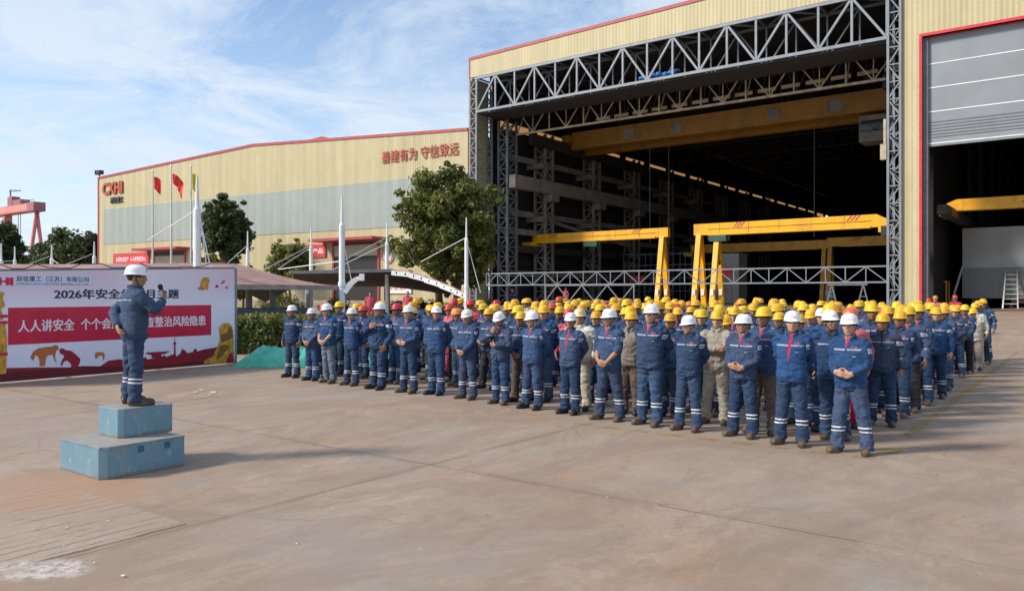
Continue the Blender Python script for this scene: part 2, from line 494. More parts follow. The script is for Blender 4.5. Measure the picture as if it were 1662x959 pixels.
    # joints between the slabs
    wob = k.math('MULTIPLY', k.math('SUBTRACT', k.noise(2.2, 6, 0.7), 0.5), 0.07)
    gx0 = w2g(px_ground(897, 702.5))[0]; gy0 = w2g(px_ground(1075, 821))[1]
    def joint(v, v0, pitch, w):
        t = k.math('DIVIDE', k.math('ADD', k.math('SUBTRACT', v, v0), wob), pitch)
        t = k.math('ABSOLUTE', k.math('SUBTRACT', t, k.math('ROUND', t)))
        return k.math('LESS_THAN', t, w / pitch)
    brk = k.ramp(k.noise(0.8, 4, 0.6, vec=k.map((1, 1, 1), loc=(1, 5, 2))), [(0.40, 0), (0.52, 1)])
    jx = joint(gx, gx0, 7.4, 0.010); jy = joint(gy, gy0, 8.1, 0.011)
    j = k.math('MULTIPLY', k.math('MAXIMUM', jx, jy), k.math('ADD', k.math('MULTIPLY', brk, 0.6), 0.25))
    base = k.mix(j, base, (0.075, 0.06, 0.05))
    halo = k.math('MULTIPLY', k.math('MAXIMUM', joint(gx, gx0, 7.4, 0.09), joint(gy, gy0, 8.1, 0.10)), k.ramp(n_mid, [(0.4, 0), (0.6, 0.45)]))
    base = k.mix(halo, base, (0.19, 0.15, 0.12))
    # grooved slab bottom left
    cgx, cgy = w2g(px_ground(302, 850))
    inside = k.math('MULTIPLY', k.math('LESS_THAN', k.math('ADD', gx, wob), cgx), k.math('LESS_THAN', k.math('ADD', gy, wob), cgy))
    gt = k.math('FRACT', k.math('DIVIDE', k.math('ADD', gx, k.math('MULTIPLY', k.noise(1.3, 2), 0.10)), 0.155))
    gl = k.math('LESS_THAN', gt, 0.13)
    gmask = k.ramp(k.noise(1.0, 5, 0.7, vec=k.map((5.0, 1.3, 1), vec=g)), [(0.46, 0), (0.56, 1)])
    groove = k.math('MULTIPLY', k.math('MULTIPLY', gl, gmask), inside)
    base = k.mix(k.math('MULTIPLY', inside, 0.30), base, (0.40, 0.355, 0.31))
    base = k.mix(k.math('MULTIPLY', groove, 0.75), base, (0.11, 0.085, 0.07))
    edge = k.math('MULTIPLY', k.band(k.math('ADD', gx, k.math('MULTIPLY', wob, 1.5)), cgx - 0.02, cgx + 0.025), k.math('LESS_THAN', gy, cgy))
    base = k.mix(k.math('MULTIPLY', edge, k.ramp(n_mid, [(0.35, 0.2), (0.5, 0.9)])), base, (0.09, 0.075, 0.065))
    px0, py0 = -4.75, 7.9
    s3 = k.sep(); rx = k.math('DIVIDE', k.math('SUBTRACT', s3[0], px0), 1.5); ry = k.math('DIVIDE', k.math('SUBTRACT', s3[1], py0), 1.0)
    rq = k.math('ADD', k.math('ADD', k.math('MULTIPLY', rx, rx), k.math('MULTIPLY', ry, ry)), k.math('MULTIPLY', k.math('SUBTRACT', k.noise(1.6, 6, .75), .5), 3.0))
    base = k.mix(k.ramp(rq, [(.2, .6), (1.0, 0)]), base, (0.36, 0.205, 0.12))
    # spilled cement at the bottom left corner
    cx_, cy_ = px_ground(60, 925).xy
    ss = k.sep()
    dx = k.math('DIVIDE', k.math('SUBTRACT', ss[0], cx_), 0.50); dy = k.math('DIVIDE', k.math('SUBTRACT', ss[1], cy_), 0.26)
    r2 = k.math('ADD', k.math('MULTIPLY', dx, dx), k.math('MULTIPLY', dy, dy))
    r2 = k.math('ADD', r2, k.math('MULTIPLY', k.math('SUBTRACT', k.noise(3.5, 5, 0.7), 0.5), 2.6))
    cem = k.ramp(r2, [(0.25, 1), (0.85, 0)])
    base = k.mix(k.math('MULTIPLY', cem, 0.8), base, k.mix(k.ramp(n_fine, [(0.4, 0), (0.55, 1)]), (0.22, 0.205, 0.20), (0.58, 0.55, 0.54)))
    base = k.mix(1.0, base, (1.06, 0.985, 0.90), 'MULTIPLY')
    k.color(base).rough(0.82)
    h = k.math('ADD', k.math('MULTIPLY', n_fine, 0.35), k.math('MULTIPLY', n_mid, 0.5))
    h = k.math('SUBTRACT', h, k.math('MULTIPLY', k.math('MAXIMUM', j, groove), 0.9))
    k.bump(k.math('ADD', h, k.math('MULTIPLY', n_grit, 0.25)), 0.55, 0.02)
    return k.m
mb = MB()
def gz(p):
    t = min(1, max(0, (w2g(p)[1] - 31) / 23.0)); return .85 * t * t * (3 - 2 * t)
gys = [-300, 30] + [31 + 23 * i / 16 for i in range(17)] + [56, 900]
vs = []
for gy in gys:
    for gx in (-800, 800):
        p = g2w(gx, gy); p.z = gz(p); vs.append(p)
mb.add(vs, [(2 * i, 2 * i + 1, 2 * i + 3, 2 * i + 2) for i in range(len(gys) - 1)])
tag(mb.build('ground', ground_material(), None, True), 'stained concrete yard with slab joints', 'ground', kind='structure')

def marking_material():
    k = N('worn_yellow_line')
    a = k.ramp(k.noise(2.2, 6, 0.75, vec=k.map((1, 1, 1), (0, 0, -GA))), [(0.42, 0.12), (0.62, 0.85)])
    k.color(k.mix(k.noise(6, 4), (0.30, 0.21, 0.08), (0.46, 0.31, 0.10))).rough(0.8)
    k.set(k.b.inputs['Alpha'], a)
    return k.m
mb = MB()
def strip(mb, gx0, gx1, gy0, gy1, z=0.004):
    mb.add([g2w(gx0, gy0, z), g2w(gx1, gy0, z), g2w(gx1, gy1, z), g2w(gx0, gy1, z)], [(0, 1, 2, 3)])
lx = w2g(px_ground(1470, 709))[0]
strip(mb, lx - 0.07, lx + 0.07, w2g(px_ground(1470, 709))[1], 34.0)
a_, b_ = w2g(px_ground(1436, 735))
strip(mb, a_ - 0.10, a_ + 0.16, b_ - 0.05, b_ + 0.35)
for i in range(9):
    strip(mb, -6.4 + i * 0.5, -6.15 + i * 0.5, 10.1, 10.26)
tag(mb.build('road_marking', marking_material()), 'worn yellow line painted on the concrete', 'road marking', kind='structure')

# ------------------------------------------------------------------ lattice builder
def truss(mb, x0, x1, z0, z1, y, n, w, wd, posts=True, apex_first=False):
    mb.bar((x0, y, z0), (x1, y, z0), w); mb.bar((x0, y, z1), (x1, y, z1), w)
    dx = (x1 - x0) / n
    for i in range(n + 1):
        if posts: mb.bar((x0 + i * dx, y, z0), (x0 + i * dx, y, z1), wd)
    for i in range(n):
        up = (i % 2 == 0) != apex_first
        za, zb = (z0, z1) if up else (z1, z0)
        mb.bar((x0 + i * dx, y, za), (x0 + (i + 1) * dx, y, zb), wd)
def tower(mb, x0, x1, y0, y1, z0, z1, n, w, wd):
    for x in (x0, x1):
        for y in (y0, y1): mb.bar((x, y, z0), (x, y, z1), w)
    dz = (z1 - z0) / n
    for i in range(n):
        a, b = z0 + i * dz, z0 + (i + 1) * dz
        for y in (y0, y1):
            mb.bar((x0, y, a), (x1, y, a), wd)
            mb.bar((x0 if i % 2 else x1, y, a), (x1 if i % 2 else x0, y, b), wd)
        for x in (x0, x1):
            mb.bar((x, y0, a), (x, y1, a), wd)
            mb.bar((x, y0 if i % 2 else y1, a), (x, y1 if i % 2 else y0, b), wd)

# ------------------------------------------------------------------ main workshop hall
hall = empty('workshop_hall', HALL.o, HALL.ang, 'tall cream steel workshop hall with a huge open doorway and silver lattice door frame', 'building')
WD, DEP = 64.0, 118.0
# gable / fascia / piers
mb = MB()
mb.prism([(0, 21.65), (36.84, 21.65), (36.84, 18.12), (WD, 18.12), (WD, 23.9), (34, 23.95), (0, 23.3)], 0.0, 0.25)
mb.box(35.86, 36.84, 0.0, 0.25, 0.9, 21.65)
mb.box(58.0, WD, 0.0, 0.25, 0, 18.12)
mb.box(0.0, 0.22, 0.02, 2.4, 0, 21.6)
mb.build('front_wall', M['cream'], hall)
mb = MB(); mb.box(35.86, 36.84, -0.01, 0.26, 0, 0.9); mb.build('wall_base', M['concrete_post'], hall)
mb = MB()
mb.prism([(-0.12, 23.25), (34, 23.9), (WD, 23.85), (WD, 24.12), (34, 24.17), (-0.12, 23.5)], -0.06, 0.3)
mb.box(-0.12, 0.0, -0.04, 0.3, 0, 23.3)
mb.build('red_roof_trim', M['red_trim'], hall)
mb = MB(); mb.box(36.84, 37.0, -0.05, 0.9, 0, 18.12); mb.box(36.84, 58, -0.05, 0.9, 18.12, 18.3); mb.build('red_door_trim', M['bright_red'], hall)
mb = MB(); mb.box(37.003, 37.3, 0.25, 0.9, 0, 18.1); mb.build('shutter_guide_rail', M['grey_steel'], hall)
# shell
mb = MB()
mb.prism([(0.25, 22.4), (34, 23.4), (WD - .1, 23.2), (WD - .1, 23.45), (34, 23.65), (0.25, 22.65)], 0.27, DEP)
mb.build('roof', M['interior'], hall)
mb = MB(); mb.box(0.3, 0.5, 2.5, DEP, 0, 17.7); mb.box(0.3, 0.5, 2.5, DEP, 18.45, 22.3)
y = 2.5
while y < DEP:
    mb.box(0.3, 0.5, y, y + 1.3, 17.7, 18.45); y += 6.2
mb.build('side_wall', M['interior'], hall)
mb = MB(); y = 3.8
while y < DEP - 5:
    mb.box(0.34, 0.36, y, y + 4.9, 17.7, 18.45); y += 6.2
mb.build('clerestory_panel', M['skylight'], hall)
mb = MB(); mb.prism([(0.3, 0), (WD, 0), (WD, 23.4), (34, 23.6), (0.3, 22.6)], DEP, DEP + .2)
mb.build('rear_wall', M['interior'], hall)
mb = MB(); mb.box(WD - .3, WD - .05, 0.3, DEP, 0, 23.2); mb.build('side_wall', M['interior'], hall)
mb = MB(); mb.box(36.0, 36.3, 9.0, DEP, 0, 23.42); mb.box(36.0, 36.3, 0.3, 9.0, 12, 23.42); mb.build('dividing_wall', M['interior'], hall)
# door frame: box truss + towers
FZ0, FZ1 = 18.42, 21.45
mb = MB()
for yy in (-0.10, 2.1):
    truss(mb, 0.9, 35.0, FZ0, FZ1, yy, 16, 0.21 if yy < 0 else 0.17, 0.15 if yy < 0 else 0.11)
dx = 34.1 / 16
for i in range(17):
    x = 0.9 + i * dx
    mb.bar((x, -0.10, FZ1), (x, 2.1, FZ1), 0.12)
    mb.bar((x, -0.10, FZ0), (x, 2.1, FZ0), 0.12)
    if i < 16:
        mb.bar((x, -0.10 if i % 2 else 2.1, FZ1), (x + dx, 2.1 if i % 2 else -0.10, FZ1), 0.11)
mb.build('door_frame_truss', M['silver'], hall)
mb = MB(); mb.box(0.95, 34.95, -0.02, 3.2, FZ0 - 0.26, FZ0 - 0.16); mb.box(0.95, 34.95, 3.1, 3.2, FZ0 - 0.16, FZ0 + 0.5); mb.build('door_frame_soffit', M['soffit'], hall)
mb = MB(); tower(mb, 0.12, 0.86, -0.12, 2.1, 0, 21.4, 24, 0.14, 0.075); mb.build('lattice_column', M['silver'], hall)
mb = MB(); tower(mb, 35.06, 35.78, -0.12, 1.7, 0, 22.2, 20, 0.15, 0.075); mb.build('lattice_column', M['silver'], hall)
mb = MB(); tower(mb, 1.3, 2.3, 2.6, 4.0, 0, 18.0, 20, 0.2, 0.1); mb.build('lattice_column', M['grey_steel'], hall)
# low door barrier
mb = MB()
truss(mb, 2.0, 35.0, 2.72, 3.75, -0.1, 26, 0.10, 0.06)
truss(mb, 8.4, 16.8, 1.35, 2.66, -0.1, 7, 0.09, 0.075, posts=False)
mb.bar((8.4, -0.1, 0.0), (8.4, -0.1, 2.7), 0.09); mb.bar((16.8, -0.1, 0.0), (16.8, -0.1, 2.7), 0.09)
mb.build('barrier_truss', M['silver'], hall)
# inner roof truss in primed steel
def roof_truss(y, z0, z1, m, n=15):
    mb = MB()
    x0, x1 = 2.6, 35.2
    mb.bar((x0, y, z0), (x1, y, z0), 0.17); mb.bar((x0, y, z1), (x1, y, z1), 0.2)
    dx = (x1 - x0) / n
    for i in range(n):
        x = x0 + i * dx
        mb.bar((x + dx / 2, y, z0), (x, y, z1), 0.09); mb.bar((x + dx / 2, y, z0), (x + dx / 2, y, z1), 0.07)
        mb.bar((x + dx / 2, y, z0), (x + dx, y, z1), 0.09)
        if i: mb.bar((x, y, z0), (x, y, z1), 0.10)
        if i % 2 == 0: mb.bar((x, y, z0), (x, y + 1.4, z1), 0.08)
    mb.build('roof_truss', m, hall)
roof_truss(3.7, 16.75, 19.2, M['pale_beam'], 9)
mb = MB()
for i in range(14): mb.bar((9.5 + i * 1.85, 6.5, 17.75 + i * .03), (10.9 + i * 1.85, 6.5, 17.77 + i * .03), .12, .26)
mb.build('light_strip_beam', M['pale_beam'], hall)
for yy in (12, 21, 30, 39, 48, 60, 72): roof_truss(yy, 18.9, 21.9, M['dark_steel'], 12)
mb = MB()
for yy in np.arange(4, 80, 4.5): mb.bar((0.6, yy, 22.0), (35.8, yy, 22.5), 0.14)
mb.build('roof_purlins', M['dark_steel'], hall)
# interior columns with corbels along the left aisle, runways
for i in range(8):
    y = 8.5 + 9.2 * i
    mb = MB(); tower(mb, 1.3, 2.5, y, y + 1.3, 0, 17.6, 16, 0.22, 0.11)
    mb.box(2.5, 3.3, y - 0.1, y + 1.3, 11.0, 11.7)
    mb.build('aisle_column', M['column'], hall)
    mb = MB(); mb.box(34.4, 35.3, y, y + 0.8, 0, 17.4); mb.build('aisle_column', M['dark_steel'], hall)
mb = MB(); mb.box(2.5, 3.2, 2.6, 100, 11.7, 12.9); mb.build('crane_runway', M['column'], hall)
for z_, x_ in ((14.6, 1.2), (9.4, 1.0), (7.6, 1.4), (3.6, 1.2)):
    mb = MB(); mb.box(x_, x_ + .35, 3.0, 70, z_, z_ + .55); mb.build('aisle_beam', M['column'], hall)
for i in range(5):
    for z_ in (9.0, 14.2): 
        mb = MB(); mb.box(.55, 2.6, 8.5 + 9.2 * i - .5, 8.5 + 9.2 * i - .1, z_, z_ + .5); mb.build('aisle_beam', M['column'], hall)
mb = MB(); mb.bar((1.0, 3.0, 10.2), (2.4, 26, 7.4), .3); mb.build('bracing', M['column'], hall)
mb = MB(); mb.box(2.3, 2.9, 6, 100, 16.2, 17.2); mb.build('crane_runway', M['dark_steel'], hall)
mb = MB(); mb.box(33.9, 34.5, 4, 100, 16.2, 17.2); mb.build('crane_runway', M['dark_steel'], hall)
mb = MB(); mb.box(1.0, 1.9, 2.5, 60, 5.9, 6.6); mb.build('crane_runway', M['dark_steel'], hall)
mb = MB(); mb.box(34.0, 34.6, 3, 60, 5.9, 6.6); mb.build('crane_runway', M['dark_steel'], hall)
mb = MB(); mb.box(37.4, 38.0, 3, 60, 7.2, 7.8); mb.build('crane_runway', M['dark_steel'], hall)
for i in range(5):
    mb = MB(); tower(mb, 37.1, 37.9, 22 + 9 * i, 23.0 + 9 * i, 0, 17, 14, 0.2, 0.1); mb.build('aisle_column', M['dark_steel'], hall)  # dark colour stands in for the shade inside the right bay
# roller shutter of the right bay
k = N('roller_curtain')
s = k.sep()
slat = k.math('SINE', k.math('MULTIPLY', s[2], 2 * PI / 0.11))
col = k.mix(k.ramp(k.noise(0.35, 4), [(0.3, 0), (0.7, 1)]), (0.20, 0.225, 0.25), (0.25, 0.275, 0.30))
k.color(col).rough(0.5); k.bump(slat, 0.10, 0.015)
M['curtain'] = k.m
mb = MB(); mb.box(37.3, 58, 0.45, 0.55, 11.25, 18.1); shut = mb.build('roller_shutter', M['curtain'], hall)
mb = MB()
for z in (16.43, 14.93, 13.42, 11.42): mb.box(37.3, 58, 0.43, 0.447, z - 0.03, z + 0.03)
mb.build('shutter_seam', M['white_paint'], shut)
mb = MB()
for z in (12.75, 12.55, 12.36, 12.18, 11.98, 11.80, 11.25): mb.box(37.3, 58, 0.425, 0.447, z - 0.03, z + 0.03)
mb.build('shutter_rib', M['grey_steel'], shut)
# small things fixed to the frame
mb = MB(); mb.box(34.62, 34.98, -0.25, 0.15, 10.6, 11.6); mb.box(34.8, 34.95, -0.2, 0.1, 11.6, 13.2); mb.build('control_box', M['pale_beam'], hall)
b1 = MB()
random.seed(4)
for i in range(16):
    b1.ell((17.2 + i * 0.2, 0.5 + random.uniform(-.2, .2), 18.82 + random.uniform(0, .18)), (0.26, 0.3, random.uniform(.12, .24)), su=8, sv=5)
o = b1.build('blue_sheet_bundle', M['blue_sheet'], None, True); o.matrix_world = HALL.M
tag(o, 'crumpled blue sheet bundle lying on the lower chord of the lattice door frame', 'sheet bundle')

# overhead crane high in the bay
def T(fr, x, y, z=0): return fr.M @ Vector((x, y, z))
oc = empty('overhead_crane', T(HALL, 0, 12.5), HALL.ang, 'ochre overhead travelling crane bridge high under the hall roof', 'overhead crane')
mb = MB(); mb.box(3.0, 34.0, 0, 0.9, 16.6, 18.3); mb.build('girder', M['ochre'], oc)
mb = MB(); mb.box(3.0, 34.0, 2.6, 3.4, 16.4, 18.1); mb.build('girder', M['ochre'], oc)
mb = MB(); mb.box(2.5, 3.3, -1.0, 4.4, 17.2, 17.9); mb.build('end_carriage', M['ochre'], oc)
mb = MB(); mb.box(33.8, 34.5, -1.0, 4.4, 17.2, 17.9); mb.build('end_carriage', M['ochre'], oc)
for x in (9.0, 14.0, 23.0, 28.0):
    mb = MB(); mb.box(x, x + 1.1, -0.05, -0.003, 16.9, 17.9); mb.build('service_panel', M['column'], oc)
mb = MB(); mb.box(30.4, 33.2, 0.2, 2.2, 14.2, 16.3); cab = mb.build('operator_cab', M['column'], oc)
mb = MB(); mb.box(30.5, 33.1, 0.19, 0.197, 15.0, 15.9); mb.build('window', M['glass'], cab)
mb = MB()
for x in (11.0, 13.0, 26.5): mb.tube([(x, 1.6, 16.5), (x, 1.6, 6.8)], 0.03, 5)
mb.build('hoist_cable', M['grey_steel'], oc)

FL = .85
def semi_gantry(x0, x1, y, zt, leg_x, mt, label, h=0.85, two_pair=False, stripes=(), taper=None, hoist=None):
    zt -= FL
    g = empty('gantry_crane', T(HALL, 0, y, FL), HALL.ang, label, 'gantry crane', 'semi gantry cranes inside the workshop hall')
    mb = MB()
    poly = [(x0, zt - h), (x1, zt - h), (x1, zt), (x0, zt)]
    if taper == 'L': poly = [(x0 + .6, zt - h), (x1, zt - h), (x1, zt), (x0 + .8, zt), (x0 + .15, zt - h * .25), (x0 + .1, zt - h * .9)]
    if taper == 'R': poly = [(x0, zt - h), (x1 - .3, zt - h), (x1 - .1, zt - h * .8), (x1 - .1, zt - h * .4), (x1 - .8, zt), (x0, zt)]
    mb.prism(poly, 0, 0.5)
    gi = mb.build('girder', mt, g)
    mb = MB(); mb.box(min(x0, x1) + 1.2, max(x0, x1) - 1.2, -0.10, 0.6, zt - h - 0.06, zt - h + 0.10); mb.box(min(x0, x1) + 1.2, max(x0, x1) - 1.2, -0.07, -0.003, zt - h * .5, zt - h * .5 + .05)
    mb.build('bottom_flange', mt, gi)
    for sx in stripes:
        mb = MB()
        for q in range(3):
            mb.add([(sx + q * .28, -0.006, zt - h * .48), (sx + q * .28 + .13, -0.006, zt - h * .48), (sx + q * .28 + .5, -0.006, zt), (sx + q * .28 + .37, -0.006, zt)], [(0, 1, 2, 3)])
        mb.build('hazard_stripe', M['hazard_red'], gi)
    sx_ = MB()
    for q in np.arange(min(x0, x1) + 2.2, max(x0, x1) - 1.2, 2.4): sx_.box(q, q + .035, -.012, -.004, zt - h + .12, zt - .03)
    sx_.build('weld_seam', M['ochre'], gi)
    for dx in ((0, 1.55) if two_pair else (0,)):
        for yb in (-.85, 1.25):
            mb = MB(); mb.bar((leg_x + dx, 0.25, zt - h * .4 if not dx else zt - h), (leg_x + dx, yb, 0.25), 0.42, 0.36)
            lg = mb.build('leg', mt, g)
            mb = MB(); mb.box(leg_x + dx - .13, leg_x + dx + .13, yb * .86 - .24, yb * .86 - .15, 1.0, 1.5); mb.build('white_patch', M['white_paint'], lg)
    mb = MB(); mb.box(leg_x - .3, leg_x + .3, -1.2, 1.6, 0.05, 0.36); mb.build('end_carriage', mt, g)
    xe = x0 if leg_x > (x0 + x1) / 2 else x1
    mb = MB(); mb.box(xe - .5, xe + .5, -0.9, 1.4, zt - h - .45, zt - h + .05); mb.build('end_carriage', mt, g)
    if hoist:
        mb = MB(); mb.box(hoist - .7, hoist + .7, -.15, .65, zt - h - .55, zt - h - .08); mb.tube([(hoist - .9, .25, zt - h - .3), (hoist + .9, .25, zt - h - .3)], .2, 10)
        hh = mb.build('hoist', M['hoist'], g)
        mb = MB(); mb.tube([(hoist, .25, zt - h - .5), (hoist, .25, zt - h - 2.2)], .025, 6); mb.ell((hoist, .25, zt - h - 2.3), (.12, .12, .2), su=8, sv=6); mb.build('hook', M['black'], hh)
    return g
semi_gantry(1.2, 15.8, 8.0, 7.75, 15.2, M['yellow'], 'yellow gantry crane with its leg in mid bay and beam reaching to the left wall', 0.82, False, (3.2, 12.2), 'L', 8.0)
semi_gantry(19.1, 33.9, 6.0, 7.7, 19.5, M['yellow'], 'large yellow gantry crane with two leg pairs and beam reaching to the right lattice column', 0.92, True, (22.4, 31.0), 'R', 21.2)
semi_gantry(23.6, 35.5, 29.0, 7.7, 23.9, M['yellow'], 'ochre gantry crane in shade behind the large yellow crane', 0.9, False, (26.0,), None, 30.0)
semi_gantry(8.0, 23.5, 30.5, 7.6, 22.9, M['yellow'], 'ochre gantry crane in shade behind both yellow crane legs', 0.9, False, (), None, None)
rb = empty('bridge_crane', T(HALL, 0, 6.5), HALL.ang, 'yellow bridge crane beam spanning the right bay below the roller shutter', 'bridge crane')
zt = 8.45
mb = MB(); mb.prism([(37.5, zt - .72), (58, zt - .72), (58, zt), (38.1, zt), (37.5, zt - .25)], 0, .6); gi = mb.build('girder', M['yellow'], rb)
mb = MB(); mb.box(38.0, 58, -.10, .7, zt - .79, zt - .66); mb.build('bottom_flange', M['yellow'], gi)
mb = MB()
for q in range(2): mb.add([(41.8 + q * .4, -.006, zt - .45), (42.0 + q * .4, -.006, zt - .45), (42.6 + q * .4, -.006, zt), (42.4 + q * .4, -.006, zt)], [(0, 1, 2, 3)])
mb.build('hazard_stripe', M['hazard_red'], gi)
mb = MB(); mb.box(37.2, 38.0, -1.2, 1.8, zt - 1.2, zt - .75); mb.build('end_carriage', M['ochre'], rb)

# large steel block on trestles in the right bay
def hx(px, py, yl): return HALL.loc(px, py, yl)
YB = 15.0
bx0, bz1 = hx(1562, 371, YB)
_, bz0 = hx(1562, 484, YB); _, bzm = hx(1562, 435, YB)
bz0 -= FL; bzm -= FL; bz1 -= FL
blk = empty('steel_block', T(HALL, bx0, YB, FL), HALL.ang, 'huge grey steel hull block raised on trestles in the right bay', 'steel block')
mb = MB(); mb.box(0, 16, 0, 12, bzm, bz1); mb.build('upper_plate', M['block_grey'], blk)
mb = MB(); mb.box(0.0, 16, -0.06, 12, bz0, bzm - .005); mb.build('lower_plate', M['block_dark'], blk)
for i in range(6):
    x = 0.6 + i * 2.6
    mb = MB()
    mb.box(x, x + 1.0, 0.3, 0.7, bz0 - 0.35, bz0); mb.bar((x + .1, .5, bz0 - .3), (x - .1, .5, 0), .16); mb.bar((x + .9, .5, bz0 - .3), (x + 1.1, .5, 0), .16)
    mb.box(x - .2, x + 1.2, .3, .7, 0, .1)
    mb.build('trestle', M['crane_dark'], blk)
def ladder(name, p0, p1, w, n, label, side):
    mb = MB()
    p0, p1 = Vector(p0), Vector(p1); s = Vector(side).normalized()
    for e in (-1, 1): mb.bar(p0 + s * (e * w / 2), p1 + s * (e * w / 2 * .75), 0.09)
    for i in range(1, n): 
        q = p0.lerp(p1, i / n); ww = w * (1 - .25 * i / n)
        mb.bar(q - s * (ww / 2), q + s * (ww / 2), 0.06)
    return tag(mb.build(name, M['aluminium']), label, 'ladder')
xl, zl = hx(1640, 442, YB - 1.0)
ladder('ladder', T(HALL, xl, YB - 1.2, FL), T(HALL, xl, YB - .1, zl + .2), 0.95, 8, 'short upright aluminium ladder standing against the lower half of the steel block', (HALL.ax[0], HALL.ax[1], 0))
x0_, _ = hx(1541, 486, YB - 1.2); x1_, z1_ = hx(1560, 432, YB - 1.2)
ladder('ladder', T(HALL, x0_, YB - 1.2, FL), T(HALL, x1_, YB - .4, z1_), 0.5, 9, 'aluminium ladder leaning steeply on the left end of the steel block', (HALL.ax[1], -HALL.ax[0], 0))
# yellow frame and trestle stands, scaffold, container
xf, zf = hx(1508, 457, 14.0); zf -= FL
mb = MB()
for x in (0, 1.2): mb.bar((x, 0, 0), (x, 0, zf), .1); mb.bar((x, 1.4, 0), (x, 1.4, zf), .1)
mb.bar((-.3, 0, zf), (1.25, 0, zf), .1); mb.bar((0, 1.4, zf), (1.25, 1.4, zf), .1); mb.bar((1.2, 0, zf), (1.2, 1.4, zf), .1); mb.bar((0, 0, zf * .5), (0, 1.4, zf * .5), .07)
o = mb.build('safety_frame', M['yellow']); o.matrix_world = Matrix.Translation(T(HALL, xf, 14, FL)) @ Matrix.Rotation(HALL.ang, 4, 'Z')
tag(o, 'yellow tubular safety frame beside the pillar of the right bay', 'frame')
xs_, zs_ = hx(1350, 462, 9.0); zs_ -= FL
mb = MB()
for x in (0, 2.3): 
    mb.bar((x - .45, 0, 0), (x, 0, zs_), .1); mb.bar((x + .45, 0, 0), (x, 0, zs_), .1); mb.bar((x - .25, 0, zs_ * .5), (x + .25, 0, zs_ * .5), .07)
mb.bar((-.3, 0, zs_), (2.6, 0, zs_), .13)
o = mb.build('trestle_stand', M['grey_steel']); o.matrix_world = Matrix.Translation(T(HALL, xs_, 9, FL)) @ Matrix.Rotation(HALL.ang, 4, 'Z')
tag(o, 'grey A frame trestle stand behind the barrier truss', 'trestle')
sx0, _ = hx(1012, 460, 22.0)
mb = MB()
for i in range(9):
    for yy in (0, 1.3): mb.bar((i * 1.35, yy, 0), (i * 1.35, yy, 5.6 if i < 7 else 4.4), .07)
for z in (1.4, 2.8, 4.2, 5.4):
    for yy in (0, 1.3): mb.bar((0, yy, z), (10.8 if z < 4.4 else 8.1, yy, z), .06)
for i in range(0, 8, 2): mb.bar((i * 1.35, 0, .2), (i * 1.35 + 1.35, 0, 4.2), .05)
o = mb.build('scaffold', M['grey_steel']); o.matrix_world = Matrix.Translation(T(HALL, sx0, 22, FL)) @ Matrix.Rotation(HALL.ang, 4, 'Z')
tag(o, 'grey tube scaffold standing deep in the dark bay', 'scaffold')
cx0, cz1 = hx(1160, 412, 24.0); cz1 -= FL
mb = MB(); mb.box(0, 2.6, 0, 2.4, 0.1, cz1 - .1); mb.box(-.06, 2.66, -.06, 2.46, cz1 - .1, cz1); 
for i in range(3): mb.box(.5 + i * .9, .56 + i * .9, -.03, 0, .3, cz1 - .3)
o = mb.build('site_cabin', plain('cabin_grey', (.42, .42, .40), .6)); o.matrix_world = Matrix.Translation(T(HALL, cx0, 24, FL)) @ Matrix.Rotation(HALL.ang, 4, 'Z')
tag(o, 'pale grey site cabin in the dark behind the yellow crane legs', 'cabin')

for (rx_, ry_, yl_, w_, h_, lb_) in ((1180, 441, 20.0, .9, 1.0, 'small red hanging banner beside the pale site cabin'), (1034, 452, 18.0, 1.6, .5, 'low red banner behind the barrier truss under the scaffold')):
    bx_, bz_ = hx(rx_, ry_, yl_)
    t_ = empty('hanging_banner', T(HALL, bx_, yl_, FL), HALL.ang, lb_, 'banner')
    mb = MB(); mb.box(-w_ / 2, w_ / 2, 0, .04, bz_ - FL - h_ / 2, bz_ - FL + h_ / 2); mb.build('cloth', M['bright_red'], t_)
    mb = MB(); mb.bar((-w_ / 2, .07, 0), (-w_ / 2, .07, bz_ - FL + h_ / 2), .06); mb.bar((w_ / 2, .07, 0), (w_ / 2, .07, bz_ - FL + h_ / 2), .06); mb.build('frame', M['grey_steel'], t_)
# ------------------------------------------------------------------ left factory hall
fh = empty('factory_hall', LEFT.o, LEFT.ang, 'long low cream factory hall with a blue grey band and red eaves', 'building')
LX = 60.6
gable = [(0, 17.25), (30.9, 18.45), (LX, 16.9)]
mb = MB(); mb.prism([(0, 0), (LX, 0)] + gable[::-1], 0, .3)
mb.build('front_wall', M['cream'], fh)
mb = MB(); mb.prism([(.4, 17.0), (30.9, 18.2), (LX - .1, 16.7), (LX - .1, 16.85), (30.9, 18.4), (.4, 17.2)], .31, 70); mb.box(.1, .35, .31, 70, 0, 17.0)
mb.build('roof', M['red_trim'], fh)
mb = MB()
mb.prism([(-.15, 17.2), (30.9, 18.42), (LX, 16.86), (LX, 17.12), (30.9, 18.7), (-.15, 17.48)], -.08, .4)
mb.box(-.15, .12, -.06, .3, 0, 17.3)
mb.build('red_roof_trim', M['red_trim'], fh)
mb = MB(); mb.box(1.3, LX, -.05, -.003, 8.45, 13.06); mb.build('cladding_band', M['bluegrey'], fh)
vx0, vz0 = LEFT.loc(496, 230, 8); vx1, vz1 = LEFT.loc(543, 226, 8); vxm, vzm = LEFT.loc(522, 221.5, 8)
mb = MB(); mb.prism([(vx0, 16.8), (vx1, 16.8), (vx1, vz1), (vxm, vzm), (vx0 + 1.2, vzm - .15), (vx0, vz0)], 8, 14); mb.build('roof_ventilator', plain('ventilator_red', (.42, .07, .04), .6), fh)
def lx(px, py): return LEFT.loc(px, py)
